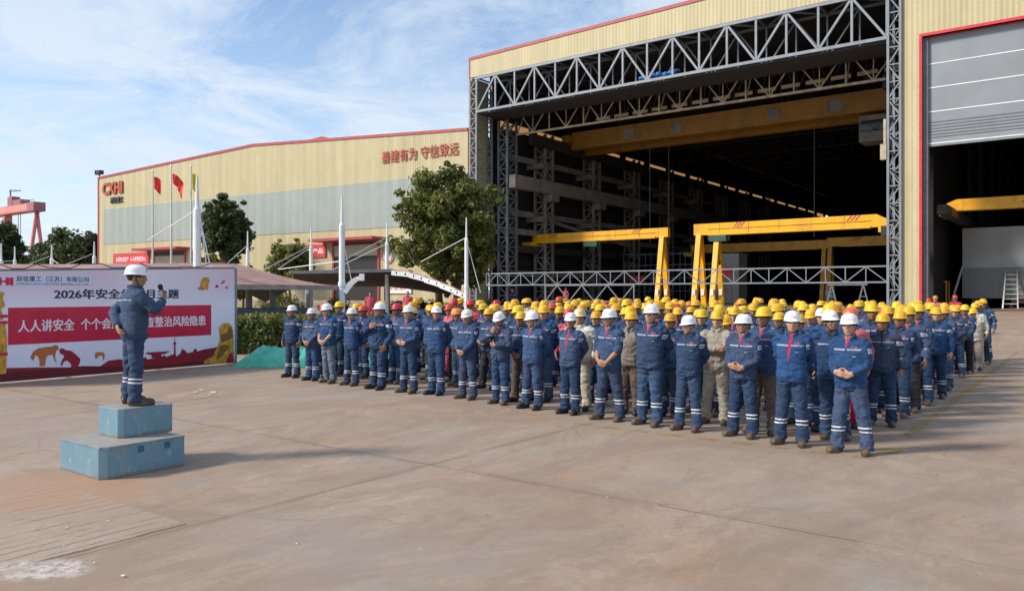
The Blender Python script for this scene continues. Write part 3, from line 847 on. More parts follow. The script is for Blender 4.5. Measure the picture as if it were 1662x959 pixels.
text_fit('lettering', '善建有为 守信致远', M['letter_red'], fh, 50.2, 59.6, 14.75, 15.95, -.1, .003, .06)
text_fit('lettering', 'CXHI', M['letter_red'], fh, 1.15, 5.75, 14.95, 16.55, -.14, .03, .12)
text_fit('lettering', '辰信重工', M['letter_black'], fh, 3.0, 5.85, 13.75, 14.55, -.12, .02, .1)
# doors
def hall_door(x0, x1, zt, zs, zo, name='door'):
    mb = MB(); mb.box(x0, x0 + .25, -.12, .1, 0, zt); mb.box(x1 - .25, x1, -.12, .1, 0, zt); mb.box(x0, x1, -.12, .1, zt - .0, zt + .25)
    d = mb.build('door', M['red_trim'], fh)
    mb = MB(); mb.box(x0 + .25, x1 - .25, -.03, -.004, zo, zs); mb.box(x0 + .25, x1 - .25, -.05, -.03, zo, zo + .12); mb.build('shutter', M['shutter'], d)
    mb = MB(); mb.box(x0 + .25, x1 - .25, -.02, -.004, zs, zt); mb.build('opening_shade_sheet', M['black'], d)  # black sheet on the solid wall stands for shade inside the doorway
    if zo > .5: mb = MB(); mb.box(x0 + .25, x1 - .25, -.02, -.004, 0, zo); mb.build('opening_shade_sheet', M['black'], d)
    mb = MB(); mb.prism([(x0 - 1.5, zt + .15), (x1 + .8, zt + .15), (x1 + .8, zt + .42), (x0 - 1.5, zt + .42)], -2.0, -.06)
    mb.build('door_canopy', M['red_trim'], fh)
hall_door(43.4, 49.9, 7.1, 6.9, 5.75)
hall_door(12.3, 18.9, 7.1, 6.6, 0.2)
def wall_sign(name, mt, x0, x1, z0, z1, txt, tm, label, cat, tx=None, z_t=None):
    t = empty(name, T(LEFT, (x0 + x1) / 2, -.1, 0), LEFT.ang, label, cat)
    w = (x1 - x0) / 2
    mb = MB(); mb.box(-w, w, -.06, 0.05, z0, z1); mb.build('panel', mt, t)
    if txt: text_fit('lettering', txt, tm, t, -w * .85, w * .85, z0 + (z1 - z0) * .3, z1 - (z1 - z0) * .3, -.066, .02, .006)
    return t
wall_sign('wall_banner', M['sign_red'], 3.7, 11.5, 5.6, 7.15, '全员安全生产  人人有责安全心', M['sign_white'], 'long red slogan banner on the far end of the factory hall', 'banner')
wall_sign('wall_banner', M['sign_red'], 38.6, 42.5, 5.75, 7.1, '优质产品', M['sign_white'], 'small red sign on the wall beside the half open door', 'sign')
ns = empty('no_entry_sign', T(LEFT, 51.0, -.1, 5.7), LEFT.ang, 'round white safety sign on the wall right of the open door', 'sign')
mb = MB(); mb.tube([(0, -.05, 0), (0, .04, 0)], .75, 24); mb.build('disc', M['sign_white'], ns)
mb = MB(); 
for i in range(24):
    a, b = 2 * PI * i / 24, 2 * PI * (i + 1) / 24
    mb.add([(.72 * math.cos(a), -.056, .72 * math.sin(a)), (.72 * math.cos(b), -.056, .72 * math.sin(b)), (.58 * math.cos(b), -.056, .58 * math.sin(b)), (.58 * math.cos(a), -.056, .58 * math.sin(a))], [(0, 1, 2, 3)])
mb.build('ring', M['sign_red'], ns)
mb = MB(); mb.box(-.12, .12, -.058, -.056, -.4, .4); mb.box(-.4, .4, -.058, -.0565, .1, .25); mb.build('symbol', M['letter_black'], ns)
wall_sign('notice_board', M['sign_white'], 50.9, 54.0, 2.0, 3.0, '安全生产', M['sign_red'], 'white notice board with red characters seen below the dark canopy', 'notice board')
mb = MB(); mb.tube([(0, 0, 0), (0, 0, .5)], .07, 8); mb.box(-.5, .45, -.3, .3, .45, .95); mb.box(-.6, -.5, -.35, .35, .4, 1.0)
o = mb.build('flood_light', M['black']); o.location = T(LEFT, .1, .1, 17.4); o.rotation_euler = (0, 0, LEFT.ang)
tag(o, 'black flood light on the far roof corner of the factory hall', 'flood light')

# ------------------------------------------------------------------ trees and planting
def leaf_cloud(mb, clumps, per, size, rnd, flat=.75, mats=3, wts=(5, 4, 2)):
    for (c, r, mi) in clumps:
        for _ in range(per):
            d = Vector((rnd.gauss(0, 1), rnd.gauss(0, 1), rnd.gauss(0, 1))).normalized() * (r * rnd.random() ** .45)
            p = c + Vector((d.x, d.y, d.z * flat))
            n = (d.normalized() + Vector((rnd.uniform(-1, 1), rnd.uniform(-1, 1), rnd.uniform(-.3, 1)))).normalized()
            a = n.cross(Vector((rnd.uniform(-1, 1), rnd.uniform(-1, 1), rnd.uniform(-1, 1)))).normalized(); b = n.cross(a)
            s = size * rnd.uniform(.6, 1.35)
            mb.cur = mi if rnd.random() < .65 else rnd.choices(range(mats), wts)[0]
            mb.add([p - a * s, p - b * s * .5 + n * s * .15, p + a * s, p + b * s * .5 + n * s * .15], [(0, 1, 2, 3)])
def tree(name, base, h0, rx, rz, label, seed, nclump, per, size, mats, trunk_r=.2, stems=1, cat='tree', group=None, shell=.6, clump_r=.3, lean=0.0, stem_gap=.9):
    """base on ground, crown centre at height h0, crown half width rx and half height rz"""
    rnd = random.Random(seed)
    t = empty(name, base, 0, label, cat, group)
    mb = MB()
    for s in range(stems):
        bx = (s - (stems - 1) / 2) * stem_gap
        top = Vector((bx * .5 + lean, 0, h0 + rz * .2))
        mid = Vector((bx * 1.15, 0, h0 * .5))
        mb.tube([(bx * .8, 0, -.05), mid, top], [trunk_r * 1.2, trunk_r * .9, trunk_r * .3], 9)
        for j in range(7):
            a = rnd.uniform(0, 2 * PI); q = mid.lerp(top, rnd.uniform(.1, .8))
            e = q + Vector((math.cos(a) * rx * .7, math.sin(a) * rx * .7, rz * rnd.uniform(.1, .6)))
            mb.tube([q, q.lerp(e, .5) + Vector((0, 0, rz * .08)), e], [trunk_r * .4, trunk_r * .25, trunk_r * .08], 6)
    mb.build('trunk', M['bark'], t, True)
    mb = MB(); clumps = []
    for i in range(nclump):
        d = Vector((rnd.gauss(0, 1), rnd.gauss(0, 1), rnd.gauss(0, 1))).normalized() * (shell + (1 - shell) * rnd.random() if rnd.random() < .8 else rnd.random() * shell)
        bump_ = 1 + .22 * noise.noise(d * 2.1 + Vector((seed, 0, 0)))
        zf = rz * (1 if d.z > 0 else .92)
        c = Vector((d.x * rx * bump_, d.y * rx * bump_, h0 + d.z * zf * bump_))
        clumps.append((c, min(rx, rz) * clump_r * rnd.uniform(.7, 1.35), rnd.choices(range(3), (5, 4, 3))[0]))
    for i in range(nclump // 4):
        d = Vector((rnd.gauss(0, 1), rnd.gauss(0, 1), rnd.gauss(0, 1))).normalized() * rnd.uniform(.98, 1.13)
        clumps.append((Vector((d.x * rx, d.y * rx, h0 + d.z * rz)), min(rx, rz) * clump_r * rnd.uniform(.25, .5), rnd.randrange(3)))
    leaf_cloud(mb, clumps[:nclump], per, size, rnd); leaf_cloud(mb, clumps[nclump:], per // 5, size, rnd)
    mb.build('crown', mats, t, fix=False)
    return t
LV = [M['leafA'], M['leafB'], M['leafC']]
PV = [M['pineA'], M['pineB'], M['leafB']]
tree('broadleaf_tree', px_ground(727, HOR + F * EYE / 55), 6.5, 3.75, 4.25, 'large dense broadleaf tree with two trunks in front of the lattice column', 11, 190, 170, .17, LV, .26, 2, shell=.5, clump_r=.21, stem_gap=1.3)
tree('round_tree', px_ground(367, HOR + F * EYE / 80), 8.5, 2.35, 3.5, 'dark round crowned tree beside the flagpoles against the factory wall', 5, 130, 170, .2, PV, .22, 1, clump_r=.28)
tree('small_tree', px_ground(470, HOR + F * EYE / 66), 4.6, 1.7, 2.0, 'small light green tree above the rust coloured shelter roof', 8, 70, 120, .17, [M['leafC'], M['leafA'], M['leafA']], .1, 1, clump_r=.3)
tree('small_tree', px_ground(348, HOR + F * EYE / 72), 3.6, 1.7, 2.0, 'bushy low tree at the foot of the round crowned tree', 9, 60, 110, .18, LV, .1, 1, clump_r=.3)
tree('small_tree', px_ground(395, HOR + F * EYE / 72), 3.2, 1.3, 1.7, 'thin shrub like tree right of the round crowned tree trunk', 19, 45, 90, .17, LV, .1, 1, clump_r=.3)
far = [(112, 7.0, 4.0, 4.4, 'broad dark tree just left of the factory hall corner', 21), (140, 6.4, 3.2, 3.9, 'dark tree tucked against the factory hall corner', 22), (62, 4.4, 3.4, 2.6, 'mid green tree below the red shipyard crane leg', 23),
       (50, 6.2, 1.6, 1.9, 'pale thin tree between the red crane legs', 24), (25, 4.6, 3.0, 2.9, 'dark tree beside the left crane leg', 25), (2, 8.0, 2.4, 4.2, 'tall dark tree at the left edge of the view', 26), (-22, 6.8, 3.2, 4.2, 'dark tree behind the left edge mast', 27)]
for px, h0, rx, rz, lb, sd in far:
    tree('far_tree', px_ground(px, HOR + F * EYE / (112 if sd != 24 else 120)), h0 - .6, rx * 1.12, rz * 1.12, lb, sd, 100, 120, .30, PV if sd not in (23, 24) else LV, .25, 1, group='trees beyond the shelters', clump_r=.32)
def shrub(px, d, w, h, label, sd, mats=LV):
    rnd = random.Random(sd)
    mb = MB(); cl = []
    for i in range(30):
        a = rnd.uniform(0, 2 * PI); r = w * math.sqrt(rnd.random()) * .8
        cl.append((Vector((r * math.cos(a), r * math.sin(a), h * (1 - (r / w) ** 2) * rnd.uniform(.45, .95))), .3 * w, rnd.randrange(3)))
    leaf_cloud(mb, cl, 70, .09, rnd)
    o = mb.build('shrub', mats, None, fix=False); o.location = px_ground(px, HOR + F * EYE / d)
    tag(o, label, 'shrub', 'clipped shrubs below the canopies')
shrub(545, 52, 1.5, 2.0, 'rounded shrub beside the thick white mast', 31)
shrub(455, 50, 1.9, 2.1, 'wide brownish shrub under the rust coloured shelter', 32)
shrub(643, 54, 1.5, 1.7, 'rounded shrub between the two workers in red', 33)
shrub(690, 52, 1.3, 1.9, 'tall shrub at the foot of the large tree', 34)
shrub(735, 50, 1.3, 1.6, 'low shrub just left of the lattice column', 35)
# clipped hedge
rnd = random.Random(77)
mb = MB()
hl, hr = -10.9, -2.6
for i in range(9500):
    f = rnd.random()
    x = rnd.uniform(hl, hr)
    if f < .45: p = Vector((x, 25.5 + rnd.uniform(-.06, .06) + .16 * noise.noise(Vector((x * 1.3, 0, 0))), rnd.uniform(.05, 1.15)))
    elif f < .9: p = Vector((x, rnd.uniform(25.5, 27.0), 1.16 + rnd.gauss(0, .06) + .12 * noise.noise(Vector((x * 1.7, 3, 0)))))
    else: p = Vector((x, rnd.uniform(25.6, 26.9), rnd.uniform(.2, 1.1)))
    n = Vector((rnd.uniform(-1, 1), rnd.uniform(-1.4, .5), rnd.uniform(-.4, 1))).normalized()
    a = n.cross(Vector((rnd.uniform(-1, 1), rnd.uniform(-1, 1), rnd.uniform(-1, 1)))).normalized(); b = n.cross(a); s = rnd.uniform(.05, .1)
    mb.cur = 2 if (p.z > 1.05 and rnd.random() < .6) else rnd.choice((0, 1, 1))  # paler leaves on top put the sunlit brightness into the colour
    mb.add([p - a * s, p - b * s * .5, p + a * s, p + b * s * .5], [(0, 1, 2, 3)])
mb.cur = 1
mb.box(hl, hr, 25.62, 26.9, 0, 1.08)
tag(mb.build('hedge', LV, None, fix=False), 'clipped green hedge behind the left end of the front row', 'hedge')

# ------------------------------------------------------------------ masts, canopies, flags
def mast(px, py_top, d, r, label, cables=()):
    b = px_ground(px, HOR + F * EYE / d); h = px_at(px, py_top, d).z
    t = empty('mast', b, 0, label, 'mast', 'white masts of the cable stayed shelters')
    mb = MB(); mb.tube([(0, 0, 0), (0, 0, 1.9), (0, 0, h * .8), (0, 0, h * .82), (0, 0, h)], [r * 1.15, r, r * .95, r * .5, r * .3], 14); mb.build('pole', M['white_paint'], t, False)
    mb = MB(); mb.tube([(0, 0, .0), (0, 0, .06)], r * 2, 14); mb.tube([(0, 0, 2.3), (0, 0, 2.5)], r * 1.25, 14); mb.build('collar', M['white_paint'], t)
    for (cpx, cpy, cd, fz) in cables:
        e = px_at(cpx, cpy, cd) - b
        mb = MB(); mb.tube([(0, 0, h * fz), e], .022, 6); mb.build('cable', M['white_paint'], t)
    return t
m1 = mast(320, 285, 30, .145, 'thick white mast rising behind the right half of the stage banner', [(240, 390, 34, .8), (343, 440, 30, .82), (336, 436, 30, .9)])
m2 = mast(555, 320, 34, .13, 'thick white mast with curved bracket in front of the dark canopy', [(628, 385, 48, .55), (572, 462, 34, .72), (453, 437, 40, .55)])
mb = MB()
for i in range(7):
    a0 = i / 7; a1 = (i + 1) / 7
    f = lambda a: Vector((.1 + .75 * a, -.05, 2.05 + .62 * math.sin(a * PI * .5)))
    mb.bar(f(a0), f(a1), .12, .28 - .12 * a0)
mb.box(.78, .98, -.15, .05, 2.55, 2.85)
mb.build('bracket', M['white_paint'], m2)
mast(402, 375, 50, .11, 'thin white mast right of the round crowned tree', [(355, 440, 44, .85)])
mast(505, 370, 50, .12, 'thin white mast beside the small red wall sign', [(430, 437, 42, .82), (450, 437, 46, .8)])
mast(628, 362, 48, .12, 'thin white mast just right of the half open door', [(540, 438, 46, .8)])
m3 = mast(757, 353, 44, .11, 'thin white mast at the low right end of the dark canopy', [(683, 425, 46, .82), (780, 475, 44, .8)])
mast(153, 392, 60, .14, 'thin white mast at the corner of the factory hall', [(105, 430, 45, .85)])
mast(84, 397, 62, .14, 'thin white mast below the red shipyard crane', [(48, 428, 50, .85), (95, 428, 60, .8)])
mast(24, 400, 64, .13, 'thin white mast left of the red crane legs', [(0, 425, 60, .8)])
mast(2, 395, 40, .1, 'thin white mast at the left edge of the view', [])

def loft(name, A, B, th, mats, parent=None, rib=None, smooth=True):
    """slab between two 3D edge polylines"""
    mb = MB(); n = len(A)
    up = Vector((0, 0, th))
    K = 8
    def pt(i, k, o):
        p = A[i].lerp(B[i], k / K); return p + o
    vs = []; fs = []
    for o in (Vector(), up):
        for i in range(n):
            for k in range(K + 1):
                q = pt(i, k, o); q.z += .35 * math.sin(PI * k / K) * (0 if rib is None else rib)
                vs.append(q)
    W = K + 1; S = n * W
    for i in range(n - 1):
        for k in range(K):
            a = i * W + k
            fs.append((a, a + 1, a + W + 1, a + W)); fs.append((S + a, S + a + W, S + a + W + 1, S + a + 1))
    for i in range(n - 1):
        for k in (0, K):
            a = i * W + k; fs.append((a, a + W, S + a + W, S + a))
    for i in (0, n - 1):
        for k in range(K):
            a = i * W + k; fs.append((a, a + 1, S + a + 1, S + a))
    mb.add(vs, fs)
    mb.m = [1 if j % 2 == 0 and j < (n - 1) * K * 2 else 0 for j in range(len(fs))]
    return mb.build(name, mats, parent, smooth=False)
k = N('rusty_roof')
g = k.map((1, 1, 1), (0, 0, -rad(38)))
st = k.noise(1.0, 5, .65, vec=k.map((.45, 5.0, 1), vec=g))
bl = k.noise(.8, 5, .65)
c = k.mix(k.ramp(bl, [(.3, 0), (.7, 1)]), (.32, .165, .135), (.44, .26, .22))
c = k.mix(k.ramp(st, [(.5, 0), (.66, .8)]), c, (.52, .40, .36))
c = k.mix(k.ramp(st, [(.28, .8), (.42, 0)]), c, (.13, .055, .045))
k.color(c).rough(.7); k.bump(st, .4, .03); M['rust_roof'] = k.m

def lerp_pts(a, b, n): return [a.lerp(b, i / n) for i in range(n + 1)]
shel = empty('shelter', px_ground(450, HOR + F * EYE / 33), 0, 'low cable stayed shelter with a curved rust red roof behind the banner', 'shelter')
off = -Vector(shel.location)
P0, P1 = px_at(-150, 458, 20.5), px_at(548, 466, 34)
P0.z = P1.z = 2.27
nA = 24
A, Bk = [], []
for i in range(nA + 1):
    t = i / nA
    p = P0.lerp(P1, t) + off
    zr = (.54 + .40 * (min(t, .74) / .74) ** 1.5); zr *= 1 if t < .74 else (1 - ((t - .74) / .26) ** 2)
    A.append(p.copy())
    q = p + Vector((-.8, .6, 0)) * 3.0; q.z += zr
    Bk.append(q)
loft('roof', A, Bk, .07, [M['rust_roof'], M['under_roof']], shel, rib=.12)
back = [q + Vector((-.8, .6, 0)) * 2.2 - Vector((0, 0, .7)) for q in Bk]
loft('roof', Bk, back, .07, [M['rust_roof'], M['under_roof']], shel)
mb = MB()
for i in range(nA): mb.bar(A[i] - Vector((0, 0, .06)), A[i + 1] - Vector((0, 0, .06)), .08, .14)
mb.build('eave_beam', M['concrete_post'], shel)
for px, d in ((502, 36), (443, 33.5), (404, 33)):
    p = px_ground(px, HOR + F * EYE / d) + off
    mb = MB(); mb.tube([p, p + Vector((0, 0, 2.2))], .14, 10); mb.build('post', M['concrete_post'], shel)

shel2 = empty('shelter', px_ground(640, HOR + F * EYE / 46), 0, 'low cable stayed shelter with dark underside and white perforated end beam', 'shelter')
off = -Vector(shel2.location)
fr_pts = [(470, 441.5, 44), (520, 441, 44.7), (580, 440, 45.4), (636, 438.5, 46), (665, 442.5, 45.7), (690, 450, 45.4), (715, 459, 44.9), (738, 469, 44.4), (755, 477, 44.1)]
A = [px_at(*p) + off for p in fr_pts]
Bk = []
for i, p in enumerate(A):
    q = p + Vector((-1.6, 9.0, 0)); q.z = 2.0 + .46 - (.5 if i > 6 else .35 * max(0, i - 3) / 3); Bk.append(q)
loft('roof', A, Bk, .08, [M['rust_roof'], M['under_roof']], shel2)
mb = MB()
for i in range(3): mb.bar(A[i] - Vector((0, .05, .02)), A[i + 1] - Vector((0, .05, .02)), .1, .16)
mb.build('eave_beam', M['concrete_post'], shel2)
mb = MB()
for i in range(3, 8): mb.bar(A[i] - Vector((0, .08, .16)), A[i + 1] - Vector((0, .08, .12)), .12, .27)
eb = mb.build('end_beam', M['white_paint'], shel2)
mb = MB()
for i in range(3, 8):
    for f in (.3, .8):
        c_ = A[i].lerp(A[i + 1], f) - Vector((0, .08, .12))
        mb.tube([c_ + Vector((0, -.066, 0)), c_ + Vector((0, -.055, 0))], .075, 12)
mb.build('hole_shade_disc', M['black'], eb)  # black discs on a solid beam stand for the dark inside the holes
for px, d in ((628, 50), (500, 50)):
    p = px_ground(px, HOR + F * EYE / d) + off
    mb = MB(); mb.tube([p, p + Vector((0, 0, 2.4))], .2, 10); mb.build('post', M['concrete_post'], shel2)

# low brick planter walls between shelters and hall
mb = MB(); mb.box(12, 58, -6.2, -5.9, 0, 1.35); o = mb.build('planter_wall', plain('planter_render', (.30, .25, .20), .9)); o.matrix_world = LEFT.M
tag(o, 'low rendered planter wall below the factory hall', 'wall')

def flagpole(px, py, d, label, flagm, pts, fl):
    b = px_ground(px, HOR + F * EYE / d); h = px_at(px, py, d).z
    t = empty('flagpole', b, 0, label, 'flagpole', 'flagpoles in front of the factory hall')
    mb = MB(); mb.tube([(0, 0, 0), (0, 0, h)], [.12, .06], 10); mb.ell((0, 0, h), (.1, .1, .1), su=8, sv=6); mb.build('pole', M['aluminium'], t)
    # hanging cloth, gathered into folds
    f = bpy.data.objects.new('flag', None)
    mb = MB(); n = 12; mmm = 8; vs = []; fs = []
    ptop = px_at(*pts[0], d) - b; w = fl[0]; hh = fl[1]
    for j in range(mmm + 1):
        for i in range(n + 1):
            u, v = i / n, j / mmm
            x = .1 + w * u * (1 - .25 * v)
            z = ptop.z - hh * v - fl[2] * u * u - .25 * u * v
            yv = .16 * math.sin(u * 9 + v * 2.5 + px) * u + .1 * math.sin(u * 17 + v)
            vs.append((x, yv, z))
    for j in range(mmm):
        for i in range(n):
            a = j * (n + 1) + i; fs.append((a, a + 1, a + n + 2, a + n + 1))
    mb.add(vs, fs)
    fo = mb.build('flag', flagm, None, True, fix=False)
    bpy.data.objects.remove(f)
    fo.parent = t
flagpole(248, 278, 72, 'flagpole with a limp red flag, leftmost of the three', M['flag_red'], [(248, 287)], (.75, 1.1, .4))
flagpole(278, 269, 72, 'flagpole with a red flag spread in a triangle, middle of the three', M['flag_red'], [(278, 282)], (1.15, .9, 1.2))
flagpole(310, 270, 72, 'flagpole with a yellow flag, next to the thick mast', M['flag_yellow'], [(310, 282)], (.5, 1.4, .2))

# far red shipyard gantry crane
E0 = px_at(60, 341, 280); E0.z = 0
rg = empty('shipyard_crane', E0, math.atan2(.6, -.8), 'huge haze paled red shipyard gantry crane far beyond the trees', 'shipyard crane')
mb = MB(); mb.box(2.8, 75, -2, 2, 31.6, 34.4); gi = mb.build('girder', M['crane_red'], rg)
mb = MB(); mb.box(-2.2, 2.79, -2, 2, 31.4, 34.6); mb.build('girder_end', M['crane_dark'], gi)  # shaded end face, its darkness held in the colour
mb = MB(); mb.box(3.5, 70, 2.0, 2.06, 32.0, 34.1); mb.build('lit_side_face', M['crane_lit'], gi)  # thin face in the sunlit copy of the crane red
for yb in (-3.7, 3.9):
    mb = MB(); mb.bar((.2, 0, 31.5), (.2, yb, 0), 1.0, 1.0); mb.build('leg', M['crane_red'], rg)
mb = MB(); mb.bar((26, 0, 31.5), (24, 0, 0), 2.2, 2.6); mb.build('leg', M['crane_red'], rg)
mb = MB(); mb.box(10, 17, -1.6, 1.6, 34.4, 36.4); mb.box(18, 22, -1.4, 1.4, 34.4, 38.0); tr_ = mb.build('trolley_house', M['crane_dark'], rg)
mb = MB(); mb.bar((23, 0, 34.4), (23, 0, 41), .4); mb.bar((24, 0, 40.4), (14, 0, 40.0), .35); mb.bar((23, 0, 41), (16, 0, 40.2), .15); mb.build('service_jib', M['grey_steel'], tr_)
mb = MB()
for x in np.arange(-2, 10, 1.5): mb.bar((x, 1.9, 34.5), (x, 1.9, 35.5), .1)
mb.bar((-2, 1.9, 35.5), (10, 1.9, 35.5), .1); mb.bar((-2.5, 0, 31.2), (2, 0, 30.2), .12); mb.bar((-3.2, 0, 31.5), (-1.8, 0, 30.3), .12)
mb.build('handrail', M['grey_steel'], gi)
mb = MB()
for x in (14, 16): mb.tube([(x, 0, 31.5), (x, 0, 18)], .12, 5)
mb.ell((15, 0, 17.5), (1.2, .4, .7), su=8, sv=6); mb.build('hook_block', M['grey_steel'], rg)

# ------------------------------------------------------------------ stage banner
ban = empty('stage_banner', BAN.o, BAN.ang, 'large printed safety month banner on a standing frame behind the speaker', 'banner')
def bl(px, py): return BAN.loc(px, py)
def zt_at(x): return 2.48 + .035 * x
BX0, BX1 = -1.0, 6.03
k = N('banner_print')
s = k.sep()
gy_ = k.math('DIVIDE', s[2], 2.7)
c = k.ramp(gy_, [(.25, (.76, .79, .95)), (.62, (.78, .79, .94)), (.80, (.72, .62, .78)), (.97, (.74, .55, .68))])
side = k.ramp(k.math('DIVIDE', s[0], 6.0), [(.38, 0), (.55, 1), (.75, .55), (.95, 0)])
c = k.mix(k.math('MULTIPLY', side, .8), c, (.80, .81, .94))
c = k.mix(k.ramp(k.noise(.9, 3, .5), [(.35, 0), (.75, .3)]), c, (.74, .71, .84))
k.color(c).rough(.38); k.bump(k.noise(1.6, 4, .55, vec=k.map((1.6, 1, .7))), .5, .06); M['ban_bg'] = k.m
k = N('banner_red')
c = k.mix(k.ramp(k.noise(1.2, 3), [(.3, 0), (.7, 1)]), (.50, .005, .045), (.60, .010, .06)); k.color(c).rough(.36); k.bump(k.noise(1.6, 4, .55, vec=k.map((1.6, 1, .7))), .5, .06); M['ban_red'] = k.m
M['ban_dark'] = plain('banner_dark_red', (.28, .006, .024), .5, 0, .3, 1.4)
M['ban_deep'] = plain('banner_deep_red', (.13, .006, .016), .5, 0, .2, 1)
M['ban_orange'] = plain('banner_orange', (.50, .15, .04), .5, 0, .2, 2)
M['ban_gold'] = plain('banner_gold', (.55, .30, .03), .45, 0, .45, 9)
M['ban_golddark'] = plain('banner_gold_dark', (.22, .09, .02), .5, 0, .4, 8)
M['ban_white'] = plain('banner_white_ink', (.78, .76, .84), .5, 0, .03)
M['ban_navy'] = plain('banner_navy_ink', (.02, .03, .07), .5)
M['ban_strip'] = plain('banner_strip', (.60, .66, .84), .5, 0, .04)
mb = MB(); mb.prism([(BX0, .03), (BX1, .03), (BX1, zt_at(BX1)), (BX0, zt_at(BX0))], 0, .05); mb.build('panel', M['ban_bg'], ban)
mb = MB(); mb.box(BX1, BX1 + .06, -.02, .08, 0, zt_at(BX1) + .02); mb.box(BX0 - .06, BX0, -.02, .08, 0, zt_at(BX0) + .02)
mb.bar((BX0, .03, zt_at(BX0) + .03), (BX1, .03, zt_at(BX1) + .03), .05)
for x in (-.8, 1.5, 3.8, 5.9): mb.bar((x, .08, zt_at(x) - .1), (x, 1.2, .03), .05); mb.bar((x, .08, .04), (x, 1.25, .03), .05)
mb.build('frame', M['silver'], ban)
mb = MB()
rnd = random.Random(3)
px_, pz_ = BX0, zt_at(BX0) + .06
while px_ < BX1:
    nx_ = px_ + .25; nz_ = zt_at(nx_) + .06 + rnd.choice((0, 0, .02, .10))
    mb.tube([(px_, .0, pz_), (nx_, .0, nz_)], .012, 5); px_, pz_ = nx_, nz_
mb.build('lashing_cord', M['black'], ban)
def pprint(name, poly_px, mt, lay, parent=ban):
    mb = MB(); 
    poly = [bl(*p) for p in poly_px]
    mb.prism(poly, -.002 * lay - .001, -.002 * lay + .0004)
    return mb.build(name, mt, parent)
mb = MB(); mb.box(.16, 5.27, -.004, -.001, .85, 1.68); mb.build('red_band', M['ban_red'], ban)
mb = MB(); mb.prism([(BX0, 2.12), (2.05, 2.22), (2.05, 2.44), (BX0, 2.36)], -.0035, -.0008); mb.build('logo_strip', M['ban_strip'], ban)
text_fit('lettering', '辰信重工（江苏）有限公司', M['ban_navy'], ban, .33, 1.93, 2.265, 2.395, -.005, .012, .002)
text_fit('lettering', 'CHENXIN HEAVY INDUSTRY (JIANGSU) CO., LTD.', M['ban_navy'], ban, .33, 1.93, 2.185, 2.235, -.005, 0, .002)
text_fit('lettering', 'CXHI', M['ban_red'], ban, -.52, .27, 2.17, 2.36, -.005, .05, .002)
text_fit('lettering', '2026年安全生产月主题', M['ban_navy'], ban, 1.13, 4.30, 1.86, 2.11, -.005, .026, .002)
text_fit('lettering', '人人讲安全  个个会应急  排查整治风险隐患', M['ban_white'], ban, .36, 5.10, 1.12, 1.40, -.006, .020, .002)
# skyline along the foot of the print
foot = [(-75, 640), (-75, 602), (13, 597), (60, 596), (105, 596), (150, 598), (163, 594), (176, 585), (190, 583), (230, 583), (236, 579), (239, 583), (262, 579), (266, 576), (270, 579), (283, 574), (287, 578), (293, 573), (295, 566), (300, 568), (304, 573), (313, 571), (315, 566), (319, 566), (320, 570), (330, 567), (348, 564), (360, 561), (379, 552), (379.5, 589.5)]
poly = [bl(*p) for p in foot]
poly = [(x, max(z, .04)) for x, z in poly]
poly = [(BX0 + .01, .04)] + poly[1:-1] + [(BX1 - .02, .04)]
mb = MB(); mb.prism(poly, -.003, -.0006); mb.build('skyline_print', M['ban_dark'], ban)
mb = MB(); mb.prism([(BX0 + .01, .04), (BX1 - .02, .04), (BX1 - .02, .16), (3.4, .12), (1.8, .26), (BX0 + .01, .22)], -.005, -.0032); mb.build('ground_print', M['ban_deep'], ban)
# pavilion and tower
pprint('pavilion_print', [(235, 572), (276, 569.5), (268, 574), (262, 575), (262, 580), (246, 581), (246, 576), (240, 575)], M['ban_dark'], 2)
pprint('tower_print', [(282, 579), (282.5, 560), (281, 558), (281, 556), (283, 555), (283.3, 547), (283.9, 547), (284.2, 555), (286, 556), (286, 558), (284.6, 560), (285.2, 579)], M['ban_dark'], 2)
# two bending figures and one small figure
pprint('figure_print', [(49, 579), (54, 570), (62, 565), (75, 563), (85, 562), (88, 560), (93, 560), (95, 563), (95, 567), (91, 569), (90, 574), (89, 580), (92, 588), (88, 585), (85, 575), (76, 577), (74, 584), (73, 594), (64, 594), (64, 586), (62, 579), (57, 576), (54, 585), (51, 583)], M['ban_orange'], 3)
pprint('figure_print', [(96, 567), (99, 565), (104, 566), (106, 568), (115, 569), (123, 575), (130, 582), (130, 587), (127, 594), (126, 599), (116, 599), (115, 590), (109, 585), (104, 586), (100, 594), (98, 592), (101, 583), (104, 579), (103, 576), (97, 573)], M['ban_dark'], 3)
pprint('figure_print', [(154, 573), (158, 571), (168, 572), (170, 576), (169, 584), (167, 584), (166, 577), (160, 577), (157, 582), (154, 581)], M['ban_orange'], 3)
# gold guardian lion
pprint('lion_print', [(331, 590), (331, 586), (341, 580), (345, 579), (348, 572), (352, 564), (355, 556), (357, 550), (356, 544), (356, 538), (355, 533), (358, 527), (364, 524), (371, 524), (376, 529), (378, 537), (379, 550), (379, 589)], M['ban_gold'], 4)
pprint('lion_shade_print', [(357, 543), (363, 542), (368, 539), (372, 530), (377, 534), (378, 548), (371, 551), (366, 553), (362, 556), (358, 552)], M['ban_golddark'], 5)
pprint('lion_shade_print', [(357, 561), (363, 559), (370, 560), (372, 566), (365, 570), (361, 577), (354, 583), (350, 582), (353, 573)], M['ban_golddark'], 5)
pprint('lion_shade_print', [(366, 586), (371, 576), (377, 570), (379, 589), (370, 589)], M['ban_dark'], 5)
